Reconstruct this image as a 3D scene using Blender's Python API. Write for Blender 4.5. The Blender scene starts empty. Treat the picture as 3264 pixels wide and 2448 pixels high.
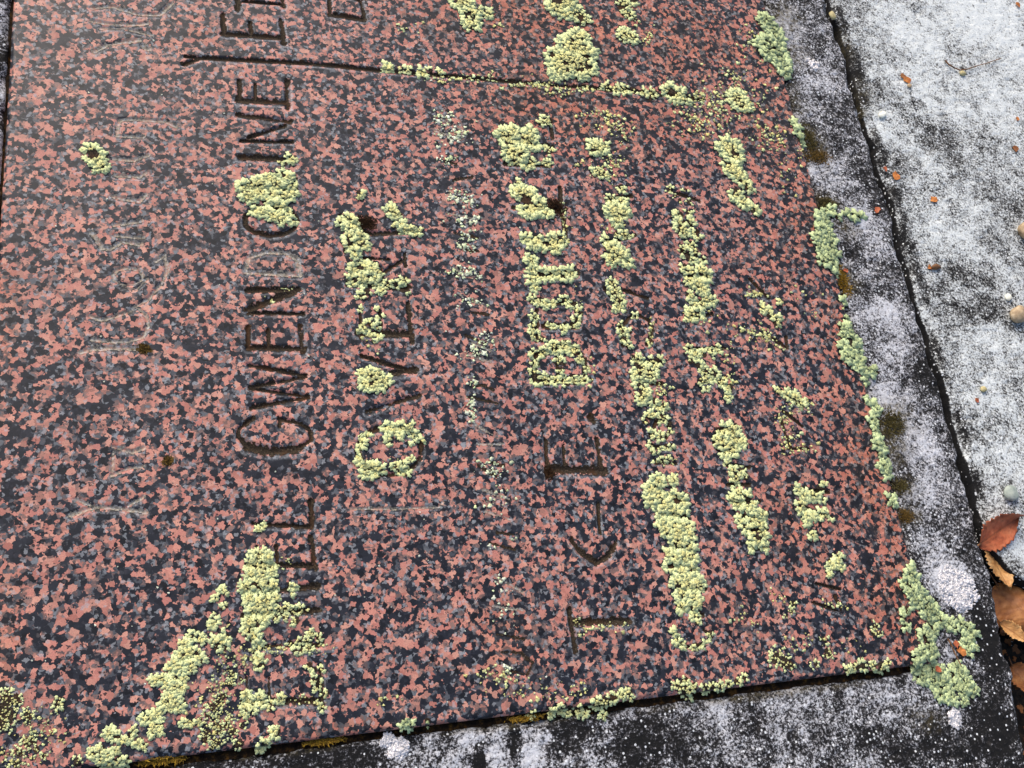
import bpy, math, random
import numpy as np
from mathutils import Matrix, Vector

# ------------------------------------------------------------------ camera
W, H, F = 3264, 2448, 3150.0            # photograph size and focal length in its pixels
v1 = np.array([9958., -175., F]); v2 = np.array([-1158., -8652., F])   # vanishing directions of the slab's two edges
ex = v1/np.linalg.norm(v1)
ey = v2-ex*(v2@ex); ey /= np.linalg.norm(ey)
ez = np.cross(ex, ey)
R = np.array([ex, ey, ez])
CAM_H = 0.62                            # metres above the granite; origin = lower right slab corner
r0 = R@np.array([2985-W/2, 2095-H/2, F])
CAM = np.array([r0[0]*CAM_H/r0[2], r0[1]*CAM_H/r0[2], CAM_H])
sc = bpy.context.scene
COL = sc.collection
cam = bpy.data.cameras.new('camera'); cam_o = bpy.data.objects.new('camera', cam); COL.objects.link(cam_o)
cam.sensor_fit = 'HORIZONTAL'; cam.sensor_width = 36.0; cam.lens = F/W*36.0
cam.clip_start = 0.01; cam.clip_end = 2000
rt, up, bk = R[:, 0], -R[:, 1], -R[:, 2]
cam_o.matrix_world = Matrix(((rt[0], up[0], bk[0], CAM[0]), (rt[1], up[1], bk[1], CAM[1]), (rt[2], up[2], bk[2], CAM[2]), (0, 0, 0, 1)))
sc.camera = cam_o

# ------------------------------------------------------------------ light
SUN_EL, SUN_AZ = 38.0, 112.0            # azimuth counter-clockwise from +X: from the top of the picture, a little left
world = bpy.data.worlds.new('World'); sc.world = world; world.use_nodes = True
wn = world.node_tree.nodes; wl = world.node_tree.links
sky = wn.new('ShaderNodeTexSky'); sky.sky_type = 'NISHITA'; sky.sun_disc = False
sky.sun_elevation = math.radians(SUN_EL); sky.sun_rotation = math.radians(90-SUN_AZ)
sky.air_density = 1.0; sky.dust_density = 5.0; sky.ozone_density = 1.0
wl.new(sky.outputs[0], wn['Background'].inputs[0]); wn['Background'].inputs[1].default_value = 0.13
sun = bpy.data.lights.new('sun', 'SUN'); sun.energy = 1.0; sun.angle = math.radians(50); sun.color = (1.0, 0.95, 0.88)
sun_o = bpy.data.objects.new('sun', sun); COL.objects.link(sun_o)
sd = Vector((math.cos(math.radians(SUN_EL))*math.cos(math.radians(SUN_AZ)), math.cos(math.radians(SUN_EL))*math.sin(math.radians(SUN_AZ)), math.sin(math.radians(SUN_EL))))
sun_o.rotation_euler = sd.to_track_quat('Z', 'Y').to_euler(); sun_o.location = sd*3
vs = sc.view_settings
vs.view_transform = 'Standard'; vs.look = 'None'; vs.gamma = 1.0; vs.use_curve_mapping = False; vs.exposure = 0.62
sc.cycles.max_bounces = 6

# ------------------------------------------------------------------ helpers
rng = np.random.default_rng(7); random.seed(7)

def at(px, py, z=0.0):
    """point of the photograph -> world point on the level plane z"""
    px = np.asarray(px, float); py = np.asarray(py, float)
    d = np.stack([px-W/2, py-H/2, np.full_like(px, F)], -1)@R.T
    t = (z-CAM[2])/d[..., 2]
    return CAM+d*t[..., None]

def mpp(px, py):
    """metres per photograph pixel on the slab at that spot"""
    a, b, c = at(px, py), at(px+4, py), at(px, py+4)
    return math.sqrt(abs((b[0]-a[0])*(c[1]-a[1])-(b[1]-a[1])*(c[0]-a[0])))/4

_lat = {}
def vnoise(x, y, size, seed=0):
    """smooth value noise 0..1, feature size in metres"""
    if seed not in _lat: _lat[seed] = np.random.default_rng(1000+seed).random((256, 256))
    L = _lat[seed]
    u = np.asarray(x)/size; v = np.asarray(y)/size
    i = np.floor(u).astype(int); j = np.floor(v).astype(int)
    a = u-i; b = v-j; a = a*a*(3-2*a); b = b*b*(3-2*b)
    i0, i1, j0, j1 = i % 256, (i+1) % 256, j % 256, (j+1) % 256
    return (L[i0, j0]*(1-a)+L[i1, j0]*a)*(1-b)+(L[i0, j1]*(1-a)+L[i1, j1]*a)*b

def fbm(x, y, size, seed=0, n=3):
    s = 0; w = 0.5; t = 0
    for k in range(n):
        s = s+w*vnoise(x, y, size/2**k, seed+k*17); t += w; w *= .5
    return s/t

def make(name, co, faces, mat, parent=None, smooth=True, attrs=None, colors=None):
    """faces: int array (n,3) or (n,4), or a list of such arrays"""
    if not isinstance(faces, (list, tuple)): faces = [faces]
    faces = [np.asarray(f, np.int32) for f in faces if len(f)]
    me = bpy.data.meshes.new(name)
    co = np.asarray(co, np.float32)
    me.vertices.add(len(co)); me.vertices.foreach_set('co', co.ravel())
    idx = np.concatenate([f.ravel() for f in faces]); cnt = np.concatenate([np.full(len(f), f.shape[1], np.int32) for f in faces])
    me.loops.add(len(idx)); me.loops.foreach_set('vertex_index', idx)
    me.polygons.add(len(cnt)); me.polygons.foreach_set('loop_start', np.concatenate([[0], np.cumsum(cnt)[:-1]]).astype(np.int32))
    try: me.polygons.foreach_set('loop_total', cnt)
    except Exception: pass
    me.polygons.foreach_set('use_smooth', np.full(len(cnt), smooth, bool))
    me.update(calc_edges=True); me.validate()
    for k, a in (attrs or {}).items():
        at_ = me.attributes.new(k, 'FLOAT', 'POINT'); at_.data.foreach_set('value', np.asarray(a, np.float32))
    if colors is not None:
        ca = me.attributes.new('tint', 'FLOAT_COLOR', 'POINT')
        ca.data.foreach_set('color', np.concatenate([np.asarray(colors, np.float32), np.ones((len(co), 1), np.float32)], 1).ravel())
    me.materials.append(mat)
    o = bpy.data.objects.new(name, me); COL.objects.link(o)
    if parent is not None: o.parent = parent
    return o

def tag(o, label=None, cat=None, group=None, kind=None):
    if label: o['label'] = label
    if cat: o['category'] = cat
    if group: o['group'] = group
    if kind: o['kind'] = kind
    return o

def grid_faces(nx, ny, base=0):
    """vertex index = ix*ny+iy ; counter-clockwise seen from above"""
    a = (np.arange(nx-1)[:, None]*ny+np.arange(ny-1)[None, :]).ravel()+base
    return np.stack([a, a+ny, a+ny+1, a+1], 1)

def srgb(r, g, b):
    return tuple(((c/255)/12.92 if c/255 <= .04045 else ((c/255+.055)/1.055)**2.4) for c in (r, g, b))

# ------------------------------------------------------------------ materials
class NT:
    def __init__(s, name):
        s.m = bpy.data.materials.new(name); s.m.use_nodes = True
        s.n = s.m.node_tree.nodes; s.l = s.m.node_tree.links
        s.b = s.n['Principled BSDF']
        s.co = s.n.new('ShaderNodeTexCoord').outputs['Object']
    def lk(s, v, sock):
        if isinstance(v, (int, float)): sock.default_value = v
        elif isinstance(v, tuple): sock.default_value = v if len(v) == 4 or sock.type == 'VECTOR' else (*v, 1)
        else: s.l.new(v, sock)
    def noise(s, scale, detail=3, rough=.55, co=None, col=False, dist=0):
        t = s.n.new('ShaderNodeTexNoise'); t.inputs['Scale'].default_value = scale; t.inputs['Detail'].default_value = detail
        t.inputs['Roughness'].default_value = rough; t.inputs['Distortion'].default_value = dist
        s.l.new(co or s.co, t.inputs['Vector']); return t.outputs['Color' if col else 'Fac']
    def vor(s, scale, co=None, feat='F1', out='Color', rand=1.0):
        t = s.n.new('ShaderNodeTexVoronoi'); t.feature = feat; t.inputs['Scale'].default_value = scale
        t.inputs['Randomness'].default_value = rand
        s.l.new(co or s.co, t.inputs['Vector']); return t.outputs[out]
    def math(s, op, a, b=0.0, c=None, clamp=False):
        t = s.n.new('ShaderNodeMath'); t.operation = op; t.use_clamp = clamp
        s.lk(a, t.inputs[0]); s.lk(b, t.inputs[1])
        if c is not None: s.lk(c, t.inputs[2])
        return t.outputs[0]
    def vmath(s, op, a, b, scale=None):
        t = s.n.new('ShaderNodeVectorMath'); t.operation = op
        s.lk(a, t.inputs[0]); s.lk(b, t.inputs[1])
        if scale is not None: t.inputs['Scale'].default_value = scale
        return t.outputs[0]
    def mix(s, f, a, b, mode='MIX'):
        t = s.n.new('ShaderNodeMix'); t.data_type = 'RGBA'; t.blend_type = mode
        s.lk(f, t.inputs[0]); s.lk(a, t.inputs[6]); s.lk(b, t.inputs[7]); return t.outputs[2]
    def ramp(s, f, stops, const=False):
        t = s.n.new('ShaderNodeValToRGB'); cr = t.color_ramp
        if const: cr.interpolation = 'CONSTANT'
        while len(cr.elements) < len(stops): cr.elements.new(.5)
        for e, (p, c) in zip(cr.elements, stops):
            e.position = p; e.color = (*c, 1) if len(c) == 3 else c
        s.lk(f, t.inputs[0]); return t.outputs[0]
    def sep(s, c):
        t = s.n.new('ShaderNodeSeparateColor'); s.l.new(c, t.inputs[0]); return t.outputs
    def attr(s, name, col=False):
        t = s.n.new('ShaderNodeAttribute'); t.attribute_name = name; return t.outputs['Color' if col else 'Fac']
    def bump(s, h, strength, dist, prev=None):
        t = s.n.new('ShaderNodeBump'); t.inputs['Strength'].default_value = strength; t.inputs['Distance'].default_value = dist
        s.l.new(h, t.inputs['Height'])
        if prev is not None: s.l.new(prev, t.inputs['Normal'])
        return t.outputs[0]
    def done(s, col, rough, normal=None, spec=.5):
        s.lk(col, s.b.inputs['Base Color']); s.lk(rough, s.b.inputs['Roughness']); s.lk(spec, s.b.inputs['Specular IOR Level'])
        if normal is not None: s.l.new(normal, s.b.inputs['Normal'])
        return s.m

def granite_color(t):
    """pink feldspar, smoky quartz and black mica grains"""
    warp = t.vmath('SUBTRACT', t.noise(520, 1, .5, col=True), (.5, .5, .5))
    p = t.vmath('ADD', t.co, t.vmath('SCALE', warp, (0, 0, 0), .0030))
    cell = t.sep(t.vor(300, p))
    big = t.noise(135, 2, .5)
    cls = t.math('ADD', t.math('MULTIPLY', cell[0], .55), t.math('MULTIPLY', big, .75))     # which mineral
    pink = t.ramp(cell[1], [(0, srgb(178, 116, 106)), (.3, srgb(198, 138, 122)), (.55, srgb(166, 108, 97)), (.8, srgb(204, 150, 132)), (1, srgb(148, 104, 94))])
    dull = t.ramp(cell[2], [(0, srgb(108, 86, 82)), (.4, srgb(142, 112, 104)), (.7, srgb(92, 78, 78)), (1, srgb(124, 104, 100))])
    quartz = t.ramp(cell[1], [(0, srgb(66, 70, 78)), (.4, srgb(96, 100, 106)), (.7, srgb(52, 55, 63)), (.9, srgb(120, 126, 132)), (1, srgb(74, 74, 80))])
    black = t.ramp(cell[2], [(0, srgb(26, 29, 37)), (.6, srgb(42, 45, 54)), (1, srgb(17, 19, 25))])
    step = lambda e, w: t.math('MULTIPLY_ADD', t.math('SUBTRACT', cls, e), 1/w, .5, clamp=True)
    c = t.mix(step(.55, .03), pink, dull)
    c = t.mix(step(.622, .03), c, quartz)
    c = t.mix(step(.69, .03), c, black)
    dot = t.n.new('ShaderNodeTexVoronoi'); dot.inputs['Scale'].default_value = 400; t.l.new(p, dot.inputs['Vector'])
    dr = t.sep(dot.outputs['Color'])
    rad = t.math('MULTIPLY_ADD', dr[1], .22, .24)
    on = t.math('MULTIPLY', t.math('LESS_THAN', dot.outputs['Distance'], rad), t.math('GREATER_THAN', dr[0], .56))
    c = t.mix(t.math('MULTIPLY', on, .88), c, t.ramp(dr[2], [(0, srgb(22, 24, 31)), (.7, srgb(46, 48, 57)), (1, srgb(76, 72, 74))]))
    pale = t.sep(t.vor(520, p))[2]
    c = t.mix(t.math('MULTIPLY', t.math('GREATER_THAN', pale, .94), .5), c, srgb(160, 164, 170))
    c = t.mix(.35, c, t.mix(1.0, c, t.ramp(t.noise(1300, 2), [(.25, (.35, .35, .35)), (.75, (1.5, 1.5, 1.5))]), 'MULTIPLY'))
    # clouds where the stone is darker or pinker
    c = t.mix(t.ramp(t.noise(22, 3), [(.40, (0,)*3), (.65, (.35,)*3)]), c, t.mix(1.0, c, (.6, .62, .68), 'MULTIPLY'))
    return c

def mat_granite():
    t = NT('polished_granite')
    c = granite_color(t)
    st = t.attr('stain'); n = t.noise(140, 4, .65)
    sf = t.math('MULTIPLY', st, t.ramp(n, [(.3, (.25,)*3), (.62, (1,)*3)]), clamp=True)
    c = t.mix(t.math('MULTIPLY', sf, .75), c, t.mix(1.0, c, (1.03, .74, .52), 'MULTIPLY'))
    c = t.mix(t.math('MULTIPLY', t.math('MULTIPLY', sf, t.ramp(t.noise(480, 3, .6), [(.45, (0,)*3), (.7, (1,)*3)])), .45), c, srgb(46, 34, 26))
    wr = t.attr('worn')  # bruised stone, plus light painted on the lower groove walls
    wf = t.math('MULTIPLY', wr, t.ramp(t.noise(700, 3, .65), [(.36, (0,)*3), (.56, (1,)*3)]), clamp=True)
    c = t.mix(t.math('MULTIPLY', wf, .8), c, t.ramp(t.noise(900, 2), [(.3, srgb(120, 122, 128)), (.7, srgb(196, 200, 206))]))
    nm = t.bump(t.noise(1500, 2), .08, .0004)
    ro = t.math('ADD', t.math('MULTIPLY', t.math('ADD', sf, wf), .2), t.ramp(t.noise(60, 3), [(.3, (.34,)*3), (.7, (.46,)*3)]))
    return t.done(c, ro, nm, .22)

def mat_worn():
    t = NT('worn_inscription_stone')
    c = granite_color(t)
    n = t.noise(800, 3, .65)
    c = t.mix(t.ramp(n, [(.34, (.1,)*3), (.58, (.85,)*3)]), c, t.ramp(t.noise(420, 3, .7), [(.3, srgb(92, 88, 80)), (.5, srgb(168, 158, 140)), (.7, srgb(188, 194, 200))]))
    return t.done(c, .75, t.bump(n, .4, .0005), .3)

def mat_crud():
    t = NT('dark_algae_crust')
    n = t.noise(900, 4, .7)
    c = t.ramp(n, [(.3, srgb(22, 18, 14)), (.5, srgb(48, 40, 31)), (.62, srgb(78, 66, 52)), (.76, srgb(120, 108, 90))])
    c = t.mix(t.ramp(t.noise(90, 3), [(.5, (0,)*3), (.7, (.7,)*3)]), c, srgb(72, 46, 26), 'MIX')
    return t.done(c, .9, t.bump(n, .7, .0008), .2)

def mat_lichen(name):
    t = NT(name)
    c = t.attr('tint', True)
    n = t.noise(1300, 3, .6)
    c = t.mix(.55, c, t.mix(1.0, c, t.ramp(n, [(.3, (.45, .42, .34)), (.52, (1, 1, 1)), (.75, (1.18, 1.18, 1.15))]), 'MULTIPLY'))
    return t.done(c, .85, t.bump(n, .5, .0006), .25)

def mat_concrete(name, seedshift, bias, lo, hi):
    t = NT(name)
    co = t.vmath('ADD', t.co, (seedshift, seedshift*.7, 0))
    fine = t.noise(520, 2, .6, co); fine2 = t.noise(1050, 1, .5, co); mid = t.noise(120, 3, .6, co); big = t.noise(24, 3, .6, co)
    v = t.math('ADD', t.math('MULTIPLY', fine, .62), t.math('MULTIPLY', fine2, .38))
    v = t.math('ADD', v, t.math('MULTIPLY', t.math('SUBTRACT', mid, .5), .42))
    v = t.math('ADD', v, t.math('MULTIPLY', t.math('SUBTRACT', big, .5), .35))
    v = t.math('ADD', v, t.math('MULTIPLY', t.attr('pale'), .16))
    v = t.math('ADD', v, bias)
    g = lambda k: tuple(lo[i]*(1-k)+hi[i]*k for i in range(3))
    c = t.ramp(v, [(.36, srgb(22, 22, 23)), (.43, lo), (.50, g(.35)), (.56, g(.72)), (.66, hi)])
    sp = t.n.new('ShaderNodeTexVoronoi'); sp.inputs['Scale'].default_value = 330; t.l.new(co, sp.inputs['Vector'])
    q = t.sep(sp.outputs['Color'])
    c = t.mix(t.math('MULTIPLY', t.math('MULTIPLY', t.math('LESS_THAN', sp.outputs['Distance'], .26), t.math('GREATER_THAN', q[0], .72)), .75), c, srgb(228, 232, 236))
    dp = t.n.new('ShaderNodeTexVoronoi'); dp.inputs['Scale'].default_value = 105; t.l.new(t.vmath('ADD', co, t.vmath('SCALE', t.noise(300, 2, .6, co, True), (0, 0, 0), .004)), dp.inputs['Vector'])
    q2 = t.sep(dp.outputs['Color'])
    on = t.math('MULTIPLY', t.math('LESS_THAN', dp.outputs['Distance'], t.math('MULTIPLY_ADD', q2[1], .16, .05)), t.math('GREATER_THAN', q2[0], .55))
    c = t.mix(t.math('MULTIPLY', on, .75), c, srgb(44, 42, 42))
    ol = t.math('MULTIPLY', t.attr('olive'), t.ramp(t.noise(260, 4, .7, co), [(.38, (0,)*3), (.6, (1,)*3)]), clamp=True)
    c = t.mix(t.math('MULTIPLY', ol, .85), c, t.ramp(t.noise(500, 3, .7), [(.35, srgb(44, 38, 24)), (.6, srgb(96, 86, 52)), (.75, srgb(150, 140, 100))]))
    nm = t.bump(fine, .5, .0010); nm = t.bump(mid, .35, .003, nm)
    return t.done(c, .92, nm, .2)

def mat_plain(name, stops, scale=300, rough=.8, bump=.4, spec=.3, dist=.0008):
    t = NT(name); n = t.noise(scale, 4, .65)
    return t.done(t.ramp(n, stops), rough, t.bump(n, bump, dist), spec)

def mat_leaf(name, a, b, c_):
    t = NT(name); n = t.noise(120, 4, .65); v = t.attr('vein')
    c = t.ramp(n, [(.3, a), (.5, b), (.72, c_)])
    c = t.mix(t.math('MULTIPLY', v, .5), c, srgb(120, 70, 36))
    t.b.inputs['Subsurface Weight'].default_value = 0.0
    return t.done(c, .55, t.bump(t.math('ADD', n, v), .35, .0008), .4)

M = dict(granite=mat_granite(), worn=mat_worn(), crud=mat_crud(), lichen=mat_lichen('lichen_thallus'),
         kerb=mat_concrete('kerb_concrete', 3.1, -.055, srgb(58, 57, 60), srgb(200, 202, 208)),
         pave=mat_concrete('pavement_concrete', 8.7, -.005, srgb(84, 84, 84), srgb(208, 214, 215)),
         soil=mat_plain('damp_soil', [(.3, srgb(18, 15, 12)), (.55, srgb(44, 36, 28)), (.75, srgb(84, 68, 50))], 220),
         joint=mat_plain('joint_dirt', [(.3, srgb(14, 12, 10)), (.52, srgb(40, 30, 20)), (.66, srgb(86, 60, 26)), (.8, srgb(132, 100, 40))], 260, .95, .8, .1, .002),
         white=mat_plain('white_crust', [(.3, srgb(176, 172, 176)), (.5, srgb(222, 220, 226)), (.7, srgb(244, 242, 246))], 900, .95, .6, .1),
         stone=mat_plain('tan_pebble', [(.3, srgb(128, 108, 84)), (.5, srgb(168, 146, 116)), (.7, srgb(196, 178, 150))], 200, .6),
         greystone=mat_plain('grey_pebble', [(.3, srgb(128, 138, 132)), (.5, srgb(150, 160, 152)), (.7, srgb(176, 184, 176))], 160, .7),
         seed=mat_plain('pale_seed', [(.3, srgb(206, 204, 186)), (.7, srgb(240, 242, 230))], 200, .5),
         seed2=mat_plain('straw_seed', [(.3, srgb(150, 138, 96)), (.7, srgb(200, 188, 140))], 200, .5),
         twig=mat_plain('twig_bark', [(.3, srgb(70, 48, 34)), (.6, srgb(130, 92, 62)), (.8, srgb(170, 132, 96))], 300, .8),
         bit=mat_plain('orange_leaf_bit', [(.3, srgb(150, 82, 40)), (.6, srgb(200, 128, 66)), (.8, srgb(222, 160, 96))], 300, .7),
         leaf1=mat_leaf('rust_leaf', srgb(140, 70, 42), srgb(176, 92, 56), srgb(196, 116, 76)),
         leaf2=mat_leaf('tan_leaf', srgb(150, 102, 56), srgb(190, 142, 86), srgb(214, 176, 124)),
         leaf3=mat_leaf('brown_leaf', srgb(112, 64, 30), srgb(150, 94, 48), srgb(184, 128, 74)))
M['moss'] = mat_lichen('moss_blades')

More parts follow.
